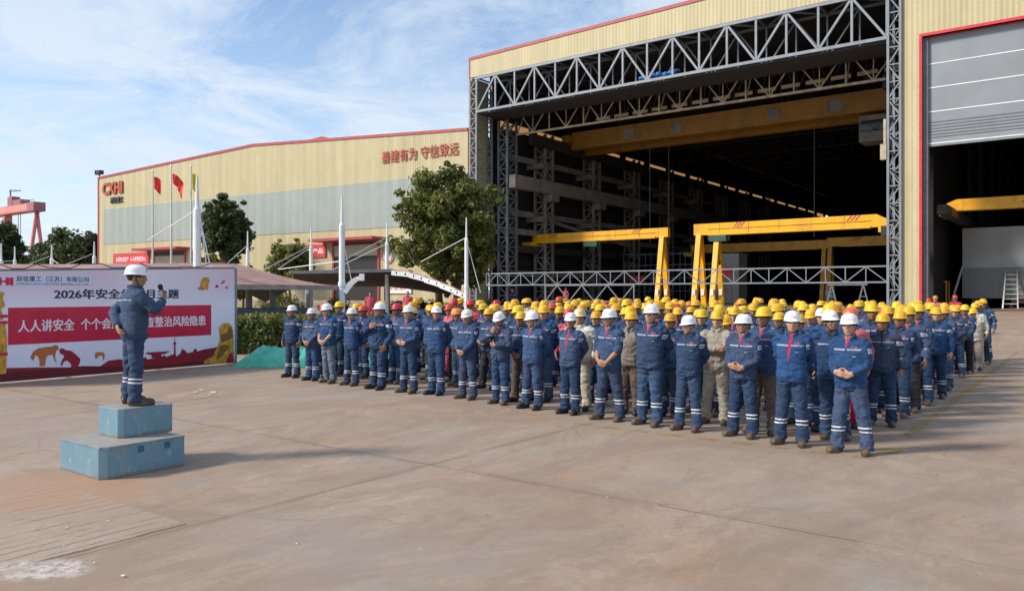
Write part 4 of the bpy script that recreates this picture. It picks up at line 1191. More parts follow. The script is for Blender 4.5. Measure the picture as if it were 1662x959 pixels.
# gold drum pillar at the left end
mb = MB(); mb.prism([(-.75, .2), (.12, .22), (.14, 1.0), (.10, 1.32), (-.6, 1.32), (-.72, 1.0)], -.010, -.0082); mb.build('drum_print', M['ban_gold'], ban)
mb = MB()
for z in (.62, 1.32, 1.46): mb.box(-.7, .15, -.0125, -.0105, z, z + .07)
mb.build('drum_band_print', M['ban_red'], ban)
mb = MB(); mb.prism([(-.55, 1.40), (.06, 1.42), (.02, 1.66), (.10, 1.72), (.05, 1.92), (.10, 2.0), (-.02, 2.06), (-.4, 2.02), (-.52, 1.7)], -.010, -.0082); mb.build('figure_print', M['ban_gold'], ban)
# bell and doves, top right
pprint('bell_print', [(324, 466), (326, 456), (330, 450), (338, 450), (340, 455), (338, 464), (337, 470), (330, 469)], M['ban_gold'], 3)
pprint('bell_print', [(320, 467), (326, 465), (333, 469), (330, 471), (323, 470)], M['ban_orange'], 4)
pprint('dove_print', [(349, 465), (352, 461), (354, 464), (356, 464), (353, 467), (350, 467)], M['ban_red'], 3)
pprint('dove_print', [(358, 460), (362, 455), (364, 453), (365, 457), (361, 461)], M['ban_orange'], 3)
pprint('dove_print', [(364, 467), (367, 465), (371, 466), (369, 468)], M['ban_red'], 3)

# green tarpaulin heap
rnd = random.Random(9)
mb = MB(); NX, NY = 60, 22; vs = []; fs = []
tx0, tx1, ty0, ty1 = -7.55, -3.2, 20.9, 22.9
for j in range(NY + 1):
    for i in range(NX + 1):
        u, v = i / NX, j / NY
        env = min(1, u * 9) ** .7 * min(1, (1 - u) * 6) ** .7 * math.sin(PI * min(1, v * 1.15) * .98) ** .55 if 0 < v < .86 else 0
        p = Vector((tx0 + (tx1 - tx0) * u, ty0 + (ty1 - ty0) * v, 0))
        z = env * (.50 + .16 * noise.noise(p * 1.1) + .14 * (abs(noise.noise(p * 2.6)) - .2) + .09 * (abs(noise.noise(p * 6)) - .2))
        vs.append((p.x + .12 * noise.noise(p * 2 + Vector((5, 0, 0))), p.y + .14 * noise.noise(p * 2), max(.006, z)))
for j in range(NY):
    for i in range(NX):
        a = j * (NX + 1) + i; fs.append((a, a + 1, a + NX + 2, a + NX + 1))
mb.add(vs, fs)
k = N('green_tarp'); k.color(k.mix(k.ramp(k.noise(1.6, 5, .7), [(.35, 0), (.65, 1)]), (.04, .36, .24), (.11, .56, .42))).rough(.45); k.bump(k.noise(7, 5, .7), .6, .05)
tag(mb.build('tarpaulin_heap', k.m, None, True, fix=False), 'low heap under a crumpled green tarpaulin beside the banner', 'tarpaulin')

# black parked cars in the shade of the shelter
def car(px, d, rz, label):
    t = empty('parked_car', px_ground(px, HOR + F * EYE / d), rz, label, 'car')
    mb = MB(); prof = [(-2.2, .35), (2.2, .35), (2.3, .6), (2.15, .85), (1.2, .98), (.55, 1.42), (-1.0, 1.45), (-1.75, 1.0), (-2.25, .92)]
    n = len(prof); vs = []; fs = []
    for y, ins in ((-.86, 0), (.86, 0)):
        for x, z in prof: vs.append((x, y * (1 - (.18 if z > 1.1 else 0)), z))
    fs = [tuple(range(n))[::-1], tuple(range(n, 2 * n))] + [(i, (i + 1) % n, n + (i + 1) % n, n + i) for i in range(n)]
    mb.add(vs, fs); mb.build('body', M['glossblack'], t)
    for sy in (-1, 1):
        mb = MB(); mb.add([(-1.45, sy * .84, 1.02), (.95, sy * .84, 1.02), (.5, sy * .735, 1.36), (-.95, sy * .735, 1.38)], [(0, 1, 2, 3)]); mb.build('window', M['glass'], t)
        for x in (-1.35, 1.4):
            mb = MB(); mb.tube([(x, sy * .72, .33), (x, sy * .9, .33)], .33, 16); w_ = mb.build('wheel', M['rubber'], t)
            mb = MB(); mb.tube([(x, sy * .9, .33), (x, sy * .905, .33)], .2, 12); mb.build('rim', M['aluminium'], w_)
        mb = MB(); mb.ell((2.2, sy * .6, .72), (.06, .16, .07), su=8, sv=6); mb.build('headlight', M['white_paint'], t)
car(408, 30.5, rad(20), 'black parked car under the rust roofed shelter, nearest the banner')
car(470, 31.5, rad(24), 'black parked car under the rust roofed shelter behind the leftmost front row worker')

# ------------------------------------------------------------------ speaker's podium
k = N('blue_podium')
s = k.sep()
wear = k.ramp(k.noise(3.2, 7, .7), [(.42, 0), (.7, .6)])
c = k.mix(wear, (.125, .245, .32), (.22, .33, .37))
c = k.mix(k.ramp(k.noise(1.5, 4, vec=k.map((1, 1, .3))), [(.5, 0), (.8, .6)]), c, (.10, .21, .30))
up = k.n.new('ShaderNodeNewGeometry'); nz_ = k.sep(up.outputs['Normal'])[2]
top = k.math('GREATER_THAN', nz_, .7)
c = k.mix(k.math('MULTIPLY', top, .8), c, k.mix(k.noise(5, 5, .7), (.26, .22, .18), (.40, .35, .30)))
dirt = k.ramp(k.noise(4, 7, .8, vec=k.map((1, 1, 1.5), loc=(3, 1, 0))), [(.54, 0), (.68, .75)])
c = k.mix(dirt, c, (.24, .18, .13))
c = k.mix(k.ramp(k.noise(9, 6, .8, vec=k.map((1, 1, .5), loc=(8, 2, 0))), [(.60, 0), (.63, .8)]), c, (.36, .38, .37))
low = k.math('MULTIPLY', k.math('LESS_THAN', k.math('ADD', s[2], k.math('MULTIPLY', k.noise(5, 5, .7), .10)), .085), .6)
c = k.mix(low, c, (.20, .14, .10))
k.color(c).rough(.6); k.bump(k.noise(20, 4), .15, .01); M['podium'] = k.m; M['patch'] = plain('podium_patch', (.02, .10, .22), .5)
pa, pb = px_ground(170, 778), None
PF = Frame(-4.40, 8.36, -.80, .60)         # x: away along the left face, y (local) : 90 deg left of that
def podium_box(name, corner, lu, lv, h, z0, ch, label, group=None):
    """corner is the near corner on plan; extends lu along u (left, away) and lv along v (right, away); near corner chamfered"""
    u = Vector((-.80, .60, 0)); v = Vector((.60, .80, 0))
    t = empty(name, (corner.x, corner.y, z0), 0, label, 'step block')
    pts = [u * ch, u * lu, u * lu + v * lv, v * lv, v * ch]
    mb = MB(); n = len(pts)
    vs = [p + Vector((0, 0, 0)) for p in pts] + [p + Vector((0, 0, h)) for p in pts]
    mb.add(vs, [tuple(range(n))[::-1], tuple(range(n, 2 * n))] + [(i, (i + 1) % n, n + (i + 1) % n, n + i) for i in range(n)])
    o = mb.build('shell', M['podium'], t)
    bev = o.modifiers.new('b', 'BEVEL'); bev.width = .008; bev.segments = 2
    return t, u, v
pt, u_, v_ = podium_box('podium_block', Vector((-4.38, 8.31, 0)), .97, .95, .352, 0, .07, 'lower wide pale blue painted podium block on the concrete')
for f in (.42, .74):
    mb = MB()
    b0 = v_ * (.95 * f); n_ = Vector((.8, -.6, 0)) * .003
    mb.add([b0 + n_ + Vector((0, 0, .24)), b0 + v_ * .07 + n_ + Vector((0, 0, .24)), b0 + v_ * .07 + n_ + Vector((0, 0, .31)), b0 + n_ + Vector((0, 0, .31))], [(0, 1, 2, 3)])
    mb.build('paint_patch', M['patch'], pt)
up_c = Vector((-4.44, 8.82, 0))
for zz_ in (.346,):
    mb = MB()
    mb.bar(u_ * .03 + Vector((.004, -.003, zz_)), u_ * .97 + Vector((-.003, -.004, zz_)), .012, .014); mb.bar(v_ * .07 + Vector((.003, -.002, zz_)), v_ * .95 + Vector((.003, -.002, zz_)), .012, .014)
    mb.build('worn_edge', M['concrete_post'], pt)
pt2, _, _ = podium_box('podium_block', up_c, .50, .63, .335, .352, .05, 'upper small pale blue podium block under the speaker')

# ------------------------------------------------------------------ people: meshes
def bake_remesh(mb, voxel, smooth=3, fac=.5):
    me = mb.mesh('tmp', [])
    o = bpy.data.objects.new('tmp', me); COL.objects.link(o)
    r = o.modifiers.new('r', 'REMESH'); r.mode = 'VOXEL'; r.voxel_size = voxel
    if smooth:
        s = o.modifiers.new('s', 'SMOOTH'); s.iterations = smooth; s.factor = fac
    out = baked(o)
    bpy.data.objects.remove(o); bpy.data.meshes.remove(me)
    return out
def mesh_arrays(me):
    co = np.empty(len(me.vertices) * 3); me.vertices.foreach_get('co', co)
    return co.reshape(-1, 3)
def wrinkle(me, amp, seed, zones=()):
    """cloth folds: displace along the normal with stretched noise, stronger near the zones (point, radius)"""
    no = [v.normal.copy() for v in me.vertices]
    so = Vector((seed * 3.7, seed * 1.3, seed * .7))
    for v, n in zip(me.vertices, no):
        p = v.co
        k = .55
        for c, r in zones:
            d = (p - c).length / r
            if d < 1: k = max(k, .55 + 1.2 * (1 - d))
        q = Vector((p.x * 7, p.y * 7, p.z * 13)) + so
        q += Vector((noise.noise(p * 5 + so), noise.noise(p * 5 - so), 0)) * 1.3
        f = 1 - abs(noise.noise(q)) * 2.2
        v.co = p + n * (amp * k * (f - .35) + amp * .6 * noise.noise(p * 4 + so))
def finish(me, name, mats, smooth=True):
    me.name = name; me.materials.clear()
    for m in mats: me.materials.append(m)
    if smooth: me.polygons.foreach_set('use_smooth', [True] * len(me.polygons))
    me.update(); return me
def join_meshes(parts, name, mats):
    """parts: list of (mesh, material index or None to keep)"""
    mb = MB()
    for me, mi in parts:
        b = len(mb.v)
        mb.v += [tuple(v.co) for v in me.vertices]
        for p in me.polygons:
            mb.f.append(tuple(b + i for i in p.vertices)); mb.m.append(p.material_index if mi is None else mi)
        bpy.data.meshes.remove(me)
    return mb.mesh(name, mats, True)

def ik(S, Wp, a, b, pole):
    S, Wp = Vector(S), Vector(Wp); d = Wp - S; L = min(d.length, (a + b) * .999)
    Wp = S + d.normalized() * L
    x = (a * a - b * b + L * L) / (2 * L); h = math.sqrt(max(0, a * a - x * x))
    dn = d.normalized(); p = Vector(pole); p = (p - dn * p.dot(dn)).normalized()
    return S + dn * x + p * h, Wp

def hand(mb, Wp, D, Np, side, curl):
    """wrist, direction, palm normal, side (+1: thumb towards D x N), curl 0..1"""
    D = Vector(D).normalized(); Np = Vector(Np); Np = (Np - D * Np.dot(D)).normalized(); Sd = D.cross(Np) * side
    mb.tube([Wp - D * .03, Wp + D * .012, Wp + D * .05, Wp + D * .085], [(.026, .021), (.03, .02), (.04, .017), (.041, .013)], 12) if False else None
    for i, off in enumerate((.029, .010, -.010, -.028)):
        k = Wp + D * (.088 - .005 * abs(i - 1.2)) + Sd * off
        mb.tube([Wp - D * .02 + Sd * off * .5, Wp + D * .03 + Sd * off * .85, k], [.016, .0165, .013], 8)
        ln = (.040, .044, .041, .033)[i]; p = k; ang = .15 + curl * .5
        pts = [p]; rr = [.0105]
        for j, f in enumerate((1, .72, .56)):
            dd = (D * math.cos(ang) + Np * math.sin(ang) + Sd * off * .8).normalized()
            p = p + dd * ln * f; pts.append(p); rr.append((.0095, .0088, .0072)[j]); ang += curl * .95 + .1
        mb.tube(pts, rr, 8)
    b0 = Wp + D * .022 + Sd * .022
    b1 = b0 + (D * .55 + Sd * .75 + Np * .25).normalized() * .042
    b2 = b1 + (D * .85 + Sd * .3 + Np * (.2 + curl * .5)).normalized() * .033
    b3 = b2 + (D * .9 + Sd * .0 + Np * (.3 + curl * .6)).normalized() * .026
    mb.tube([b0, b1, b2, b3], [.016, .0125, .011, .009], 8)

HEADC = Vector((0, -.012, 1.572))
def head_matrix(yaw, pitch):
    piv = Vector((0, .01, 1.47))
    return Matrix.Translation(piv) @ Euler((rad(pitch), 0, rad(yaw)), 'XYZ').to_matrix().to_4x4() @ Matrix.Translation(HEADC - piv)

POSES = {
    #            wrist R                 wrist L                pole R             pole L            dir R              palm R           dir L             palm L        curlR curlL
    'clasp_low': ((-.085, -.195, .945), (.080, -.205, .925), (-.7, .7, -.1), (.7, .7, -.1), (.72, -.25, -.62), (.35, .9, .2), (-.75, -.1, -.55), (-.3, .9, .25), .55, .75),
    'clasp_mid': ((-.090, -.222, 1.020), (.095, -.212, 1.000), (-.45, .7, -.5), (.45, .7, -.5), (.9, -.15, -.25), (.2, .95, .1), (-.9, -.05, -.25), (-.2, .95, .2), .6, .8),
    'behind':    ((-.055, .175, .945), (.055, .19, .925), (-1, .55, 0), (1, .55, 0), (.6, .1, -.75), (0, -.9, .2), (-.6, .05, -.75), (0, -.9, .2), .5, .5),
    'sides':     ((-.275, -.035, .875), (.275, -.035, .875), (-.4, .9, 0), (.4, .9, 0), (.05, -.12, -1), (1, .2, 0), (-.05, -.12, -1), (-1, .2, 0), .45, .45),
    'crossed':   ((.085, -.235, 1.150), (-.095, -.205, 1.135), (-1, -.1, -.7), (1, -.1, -.7), (1, .25, .15), (0, 1, .1), (-1, .3, .05), (0, 1, -.1), .4, .4),
    'chest':     ((-.045, -.205, 1.235), (.235, -.10, .90), (-1, -.05, -.8), (.6, .8, 0), (.75, -.05, .55), (0, .9, .3), (-.15, -.3, -1), (-1, .3, 0), .7, .5),
    'chin':      ((-.055, -.190, 1.335), (.02, -.215, 1.115), (-1, -.4, -.9), (1, 0, -.5), (.15, .10, 1), (0, 1, 0), (-1, .1, .1), (0, 1, .1), .75, .5),
    'speaker':   ((-.115, -.275, 1.300), (-.015, .185, .965), (-.9, .1, -.9), (1, .6, 0), (.25, -.45, .80), (.35, .85, .25), (-.75, .05, -.5), (0, -.9, .2), .95, .5),
}
SH = .180
def arms(pose):
    p = POSES[pose]; out = []
    for s, W_, pole, D, Np, cu in ((-1, p[0], p[2], p[4], p[5], p[8]), (1, p[1], p[3], p[6], p[7], p[9])):
        S = Vector((s * SH, .012, 1.375))
        E, Wp = ik(S, W_, .285, .255, pole)
        out.append((S, E, Wp, Vector(D), Vector(Np), cu, s))
    return out

def make_jacket(pose, seed, rolled=False, mats=()):
    mb = MB()
    mb.rings([(.815, .186, .132, 0, .006), (.83, .196, .140, 0, .004), (.90, .200, .142, 0, -.002), (1.0, .192, .138, 0, -.006), (1.10, .192, .140, 0, -.004),
              (1.20, .200, .140, 0, .0), (1.30, .204, .130, 0, .008), (1.36, .188, .112, 0, .014), (1.405, .140, .088, 0, .018), (1.435, .088, .072, 0, .014), (1.47, .073, .068, 0, .008), (1.478, .066, .06, 0, .008)], 24)
    zones = [(Vector((0, -.13, .9)), .2)]
    for S, E, Wp, D, Np, cu, s in arms(pose):
        mb.ell(S + Vector((-s * .02, 0, -.005)), (.078, .078, .070))
        if rolled:
            e2 = E.lerp(Wp, .25)
            mb.tube([S, S.lerp(E, .5), E, e2], [.079, .070, .062, .060], 12)
        else:
            mb.tube([S, S.lerp(E, .5), E, E.lerp(Wp, .5), Wp.lerp(E, .04)], [.079, .070, .061, .055, .045], 12)
            mb.tube([Wp.lerp(E, .12), Wp.lerp(E, .01)], [.047, .046], 12)
        mb.ell(E, (.060, .060, .060))
        zones += [(E, .16), (S + Vector((0, -.04, -.08)), .15)]
    # collar flaps
    for s in (-1, 1):
        mb.tube([(s * .008, .085, 1.475), (s * .060, .050, 1.472), (s * .080, -.01, 1.462), (s * .055, -.062, 1.440), (s * .030, -.090, 1.405)], [.016, .017, .017, .018, .010], 8)
    me = bake_remesh(mb, .0155, 3)
    wrinkle(me, .017, seed, zones)
    return finish(me, 'jacket', mats)

def make_trousers(seed, spread, mats=(), walk=0):
    mb = MB()
    mb.rings([(.80, .168, .118, 0, .008), (.86, .178, .128, 0, .008), (.93, .172, .122, 0, .004), (.99, .160, .110, 0, .002)], 20)
    zones = []
    for s in (-1, 1):
        fx = s * (.098 + spread)
        mb.tube([(s * .085, .006, .90), (s * .092, .004, .76), (s * (.094 + spread * .5), -.002 - walk * s, .49), (fx, .012 - walk * s, .20), (fx, .008 - walk * s, .075)],
                [(.094, .112), (.092, .104), (.076, .082), (.072, .078), (.074, .084)], 14)
        mb.tube([(fx, .008 - walk * s, .14), (fx, .004 - walk * s, .05)], [(.071, .076), (.076, .088)], 14)
        zones += [(Vector((fx, 0, .10)), .16), (Vector((s * .094, 0, .49)), .14), (Vector((s * .04, -.09, .82)), .14)]
    me = bake_remesh(mb, .0155, 3)
    wrinkle(me, .018, seed, zones)
    return finish(me, 'trousers', mats)

def make_boot(mats):
    mb = MB()
    mb.ell((0, -.035, .045), (.050, .135, .055)); mb.ell((0, -.12, .042), (.053, .070, .050)); mb.ell((0, .060, .05), (.043, .050, .055))
    mb.tube([(0, .045, .05), (0, .04, .13), (0, .038, .17)], [.050, .052, .050], 12)
    mb.rings([(-.004, .052, .145, 0, -.042), (.02, .053, .146, 0, -.042)], 20)
    me = bake_remesh(mb, .0115, 2)
    for v in me.vertices: v.co.z = max(.004, v.co.z)
    return finish(me, 'boot', mats)

def make_body(pose, yaw, pitch, mats):
    """one continuous figure: head and neck, trunk, arms with hands, legs (mostly under clothing)"""
    HM = head_matrix(yaw, pitch); H3 = HM.to_3x3()
    mb = MB()
    def E_(c, r): mb.ell(HM @ Vector(c), r, H3, 18, 12)
    E_((0, .012, .030), (.076, .095, .092)); E_((0, -.016, -.030), (.064, .076, .085)); E_((0, -.048, -.092), (.034, .030, .022)); E_((0, -.030, -.075), (.050, .052, .035))
    E_((0, -.080, .040), (.050, .016, .011)); E_((.036, -.066, -.020), (.024, .020, .022)); E_((-.036, -.066, -.020), (.024, .020, .022))
    mb.tube([HM @ Vector(p) for p in ((0, -.086, .028), (0, -.100, -.002), (0, -.108, -.024))], [.009, .0115, .015], 10)
    E_((.012, -.096, -.028), (.010, .012, .009)); E_((-.012, -.096, -.028), (.010, .012, .009))
    E_((0, -.086, -.052), (.024, .012, .007)); E_((0, -.084, -.065), (.021, .013, .008))
    for s in (-1, 1): E_((s * .079, .012, -.012), (.010, .020, .032))
    mb.tube([HM @ Vector((0, .020, -.045)), (0, .014, 1.46), (0, .016, 1.38)], [.056, .057, .066], 14)
    mb.rings([(.84, .140, .095, 0, .006), (.95, .145, .10, 0, .004), (1.1, .140, .098, 0, .0), (1.28, .155, .095, 0, .008), (1.37, .150, .080, 0, .014), (1.42, .07, .06, 0, .016)], 18)
    for s in (-1, 1):
        mb.tube([(s * .085, .006, .90), (s * .092, .002, .62), (s * .094, .002, .50)], [.075, .055, .040], 10)
    am = arms(pose)
    for S, E, Wp, D, Np, cu, s in am:
        mb.tube([S, S.lerp(E, .5), E, E.lerp(Wp, .6)], [.050, .045, .038, .034], 10)
    body = bake_remesh(mb, .0088, 2)
    hb = MB()
    for S, E, Wp, D, Np, cu, s in am:
        hb.tube([E.lerp(Wp, .0), E.lerp(Wp, .35), E.lerp(Wp, .75), Wp, Wp + D.normalized() * .02], [(.039), (.041), (.032), (.0265), (.026)], 12)
        hand(hb, Wp, D, Np, -s, cu)
    hands_ = bake_remesh(hb, .0050, 1)
    det = MB()
    def dE(c, r, m): det.cur = m; det.ell(HM @ Vector(c), r, H3, 10, 6)
    for s in (-1, 1):
        dE((s * .030, -.0815, .014), (.014, .008, .0055), 1)
        dE((s * .031, -.0885, .034), (.019, .006, .0038), 1)
    dE((0, -.0965, -.0585), (.020, .004, .0022), 2)
    d = det.mesh('d', [])
    return join_meshes([(body, 0), (hands_, 0), (d, None)], 'person', mats), HM

def make_hair(mats):
    mb = MB(); mb.ell((0, .016, .034), (.081, .099, .095), None, 18, 12)
    me = bake_remesh(mb, .010, 2)
    bm = bmesh.new(); bm.from_mesh(me)
    bmesh.ops.delete(bm, geom=[v for v in bm.verts if (v.co.y < -.060 - .0 and v.co.z < .075) or v.co.z < -.045 + max(0, -v.co.y) * .9 or (v.co.y < .0 and v.co.z < .0)], context='VERTS')
    bm.to_mesh(me); bm.free()
    return finish(me, 'hair', mats)

def make_hat(mats):
    """safety helmet in head coordinates"""
    mb = MB(); seg = 36; vs = []; fs = []
    RX, RY, RZ, ZB = .102, .122, .124, .040
    rows = [(1.0, .0), (.985, .25), (.955, .42), (.90, .58), (.80, .74), (.66, .86), (.48, .945), (.26, .985)]
    def ring(kx, z, ex=0.0, ef=0.0, dz=0.0):
        out = []
        for i in range(seg):
            a = 2 * PI * i / seg
            c, s = math.cos(a), math.sin(a)
            f = max(0, -s) ** 2.2
            x = (RX * kx + ex) * c; y = .012 + (RY * kx + ex + ef * f) * s
            zz = ZB + RZ * z - dz - ef * f * .30
            if z > .3: zz += .007 * sum(math.exp(-((x - o) / .010) ** 2) for o in (0, .035, -.035)) * (1 if -.13 < y < .13 else 0)
            out.append((x, y, zz))
        return out
    rs = [ring(.93, .02), ring(1.0, .0, .010, .034, .004), ring(1.0, .0, .013, .036, .0), ring(1.0, .03, .008, .028, 0.0), ring(1.0, .06)]
    rs += [ring(*r) for r in rows[1:]]
    for r in rs: vs += r
    n = len(rs)
    for j in range(n - 1):
        for i in range(seg):
            i2 = (i + 1) % seg; fs.append((j * seg + i, j * seg + i2, (j + 1) * seg + i2, (j + 1) * seg + i))
    fs.append(tuple((n - 1) * seg + i for i in range(seg)))
    mb.add(vs, fs)
    me = mb.mesh('hard_hat', mats, True); return me
def make_strap(mats):
    mb = MB()
    for s in (-1, 1):
        mb.tube([(s * .090, .0, .045), (s * .086, -.012, -.02), (s * .062, -.035, -.09), (0, -.052, -.118)], .0045, 5)
        mb.tube([(s * .086, .055, .045), (s * .084, .01, -.03)], .004, 5)
    return mb.mesh('chin_strap', mats, True)
def make_emblem(mats):
    """small red badge letters lying on the front of the helmet"""
    c = bpy.data.curves.new('e', 'FONT'); c.body = 'CXHI'; c.size = .034; c.align_x = 'CENTER'; c.extrude = .0008; c.resolution_u = 2; c.offset = .0008
    t = bpy.data.objects.new('tmp', c); COL.objects.link(t); me = baked(t); bpy.data.objects.remove(t); bpy.data.curves.remove(c)
    for v in me.vertices:
        x, z, e = v.co.x, v.co.y + .082, v.co.z
        zz = (z - .040) / .124
        ky = math.sqrt(max(0, 1 - zz ** 2.2)); xx = x / .102
        y = .012 - (.122 + .003 + e) * ky * math.sqrt(max(0, 1 - (xx / max(ky, .1)) ** 2))
        v.co = (x, y - .002, z)
    return finish(me, 'helmet_emblem', mats, False)

# ------------------------------------------------------------------ people: materials
def skin(name, c):
    k = N(name); k.color(k.mix(k.ramp(k.noise(18, 4), [(.3, 0), (.7, 1)]), sc(c, .88), sc(c, 1.1))).rough(.55)
    k.b.inputs['Subsurface Weight'].default_value = .0
    return k.m
SKINS = [skin('skin_tan', (.36, .185, .115)), skin('skin_light', (.44, .25, .165)), skin('skin_brown', (.27, .13, .075))]
M['hairm'] = plain('black_hair', (.012, .010, .010), .6)
M['eye'] = plain('eye_dark', (.03, .02, .018), .4)
M['lip'] = plain('lips', (.17, .06, .05), .5)

def cloth(name, c, fade, kind='plain', tee=(.02, .02, .025), dust=None):
    k = N(name)
    s = k.sep()
    x, y, z = s[0], s[1], s[2]
    oi = k.n.new('ShaderNodeObjectInfo'); r = oi.outputs['Random']
    nz = k.noise(6, 5, .65)
    nd = nz.node; nd.noise_dimensions = '4D'; k.l.new(k.math('MULTIPLY', r, 40.0), nd.inputs['W'])
    col = k.mix(k.ramp(nz, [(.3, 0), (.72, 1)]), c, fade)
    gn = k.noise(3.0, 6, .7); gn.node.noise_dimensions = '4D'; k.l.new(k.math('MULTIPLY', r, 63.0), gn.node.inputs['W'])
    col = k.mix(k.ramp(gn, [(.52, 0), (.72, .45)]), col, sc(fade, 1.5))
    col = k.mix(k.ramp(gn, [(.26, .5), (.40, 0)]), col, sc(c, .5))
    hsv = k.n.new('ShaderNodeHueSaturation'); k.l.new(col, hsv.inputs['Color'])
    k.set(hsv.inputs['Value'], k.math('ADD', k.math('MULTIPLY', r, .60), .72)); k.set(hsv.inputs['Saturation'], k.math('ADD', k.math('MULTIPLY', k.math('FRACT', k.math('MULTIPLY', r, 7.3)), .25), .82))
    col = hsv.outputs[0]
    if dust: col = k.mix(k.ramp(k.noise(2.6, 5, .7), [(.48, 0), (.7, .6)]), col, dust)
    ax = k.math('ABSOLUTE', x)
    front = k.math('LESS_THAN', y, -.02)
    def AND(*a):
        o = a[0]
        for b in a[1:]: o = k.math('MULTIPLY', o, b)
        return o
    if kind.startswith('jacket'):
        seam = AND(front, k.math('LESS_THAN', ax, .0045), k.math('LESS_THAN', z, 1.40))
        pocket = AND(front, k.band(ax, .045, .135), k.band(z, 1.232, 1.241))
        hem = k.band(z, .862, .868)
        col = k.mix(k.math('MULTIPLY', k.math('MAXIMUM', seam, k.math('MAXIMUM', pocket, hem)), .6), col, sc(c, .35))
        if kind != 'jacket_bare':
            w1 = k.math('ADD', z, k.math('MULTIPLY', k.math('SUBTRACT', nz, .5), .012))
            st = AND(k.band(w1, 1.283, 1.302), k.math('LESS_THAN', ax, .168), k.math('GREATER_THAN', ax, .012))
            col = k.mix(k.math('MULTIPLY', st, .75), col, (.42, .45, .49))
            lg = AND(front, k.band(x, .055, .118), k.band(z, 1.312, 1.336))
            col = k.mix(k.math('MULTIPLY', lg, k.ramp(k.noise(60, 2), [(.42, .15), (.5, .9)])), col, (.50, .10, .12))
            pen = AND(front, k.band(x, .075, .115), k.band(z, 1.205, 1.211)); col = k.mix(pen, col, (.5, .52, .55))
            bx_ = AND(k.math('GREATER_THAN', x, .19), k.band(y, -.055, .012), k.band(z, 1.245, 1.305))
            inn = AND(k.band(y, -.04, -.004), k.band(z, 1.258, 1.29))
            col = k.mix(AND(bx_, k.ramp(inn, [(.3, .85), (.7, .25)])), col, (.60, .62, .65))
        v = k.math('SUBTRACT', z, 1.33)
        neck = AND(front, k.math('LESS_THAN', ax, k.math('MULTIPLY', v, .30)), k.math('LESS_THAN', z, 1.462))
        col = k.mix(neck, col, tee)
        if kind in ('jacket_red', 'jacket_open'):
            lo = 1.30 if kind == 'jacket_red' else 1.05
            sl = .23 if kind == 'jacket_red' else .10
            v2 = k.math('SUBTRACT', z, lo)
            red = AND(front, k.math('LESS_THAN', ax, k.math('MULTIPLY', v2, sl)), k.math('LESS_THAN', z, 1.445), k.math('GREATER_THAN', k.math('ADD', x, .012), k.math('MULTIPLY', v, .10)))
            col = k.mix(red, col, (.40, .015, .06))
    if kind == 'trousers':
        wv = k.math('ADD', z, k.math('MULTIPLY', k.math('SUBTRACT', k.noise(9, 2), .5), .03))
        st = k.math('MAXIMUM', k.band(wv, .272, .289), k.band(wv, .318, .335))
        col = k.mix(st, col, (.66, .69, .70))
        col = k.mix(AND(k.math('LESS_THAN', y, 0), k.math('LESS_THAN', ax, .004), k.math('LESS_THAN', z, .95)), col, sc(c, .4))
    k.color(col).rough(.85)
    k.b.inputs['Sheen Weight'].default_value = .0
    k.bump(k.noise(13, 5, .6, vec=k.map((1, 1, 1.3)), dist=1.2), .8, .03)
    return k.m
NAVY, NAVYF = (.009, .036, .105), (.021, .060, .150)
J_NAVY = cloth('navy_jacket', NAVY, NAVYF, 'jacket')
J_RED = cloth('navy_jacket_red_lining', NAVY, NAVYF, 'jacket_red', (.30, .16, .11))
J_OPEN = cloth('navy_jacket_open_red_placket', NAVY, NAVYF, 'jacket_open', (.06, .06, .065))
J_BEIGE = cloth('beige_jacket', (.34, .30, .235), (.46, .42, .35), 'jacket_bare', (.25, .22, .18), dust=(.20, .17, .13))
J_CREAM = cloth('cream_jacket', (.50, .47, .40), (.60, .57, .50), 'jacket_bare', (.4, .38, .33))
J_SUITRED = cloth('red_coverall_top', (.40, .014, .04), (.50, .03, .07), 'jacket_bare', (.25, .01, .02))
J_CAMO = cloth('grey_brown_jacket', (.16, .13, .10), (.27, .24, .20), 'jacket_bare', (.05, .05, .05), dust=(.35, .32, .28))
T_NAVY = cloth('navy_trousers', (.009, .033, .092), (.021, .056, .130), 'trousers')
T_JEAN = cloth('faded_blue_jeans', (.045, .075, .12), (.11, .15, .20), 'plain')
T_BLACK = cloth('black_trousers', (.010, .011, .015), (.018, .019, .025), 'plain')
T_BROWN = cloth('brown_trousers', (.075, .058, .048), (.13, .10, .08), 'plain')
T_BEIGE = cloth('beige_trousers', (.32, .28, .22), (.44, .40, .33), 'plain', dust=(.18, .15, .11))
T_RED = cloth('red_coverall_legs', (.40, .014, .04), (.50, .03, .07), 'plain')
def hatm(name, c, var=.06):
    k = N(name)
    oi = k.n.new('ShaderNodeObjectInfo')
    hn = k.noise(11, 6, .75); hn.node.noise_dimensions = '4D'; k.l.new(k.math('MULTIPLY', oi.outputs['Random'], 50.0), hn.node.inputs['W'])
    col = k.mix(k.ramp(hn, [(.48, 0), (.70, .55)]), c, sc(c, .5))
    col = k.mix(k.ramp(hn, [(.28, .5), (.38, 0)]), col, (.62, .55, .42))
    hsv = k.n.new('ShaderNodeHueSaturation'); k.l.new(col, hsv.inputs['Color'])
    k.set(hsv.inputs['Value'], k.math('ADD', k.math('MULTIPLY', oi.outputs['Random'], .36), .72))
    k.set(hsv.inputs['Hue'], k.math('ADD', k.math('MULTIPLY', k.math('FRACT', k.math('MULTIPLY', oi.outputs['Random'], 11.7)), .03), .485))
    k.color(hsv.outputs[0]).rough(k.math('ADD', k.math('MULTIPLY', k.noise(14, 4), .3), .25)); return k.m
H_WHITE = plain('white_hat', (.78, .79, .80), .32, 0, .03, 6)
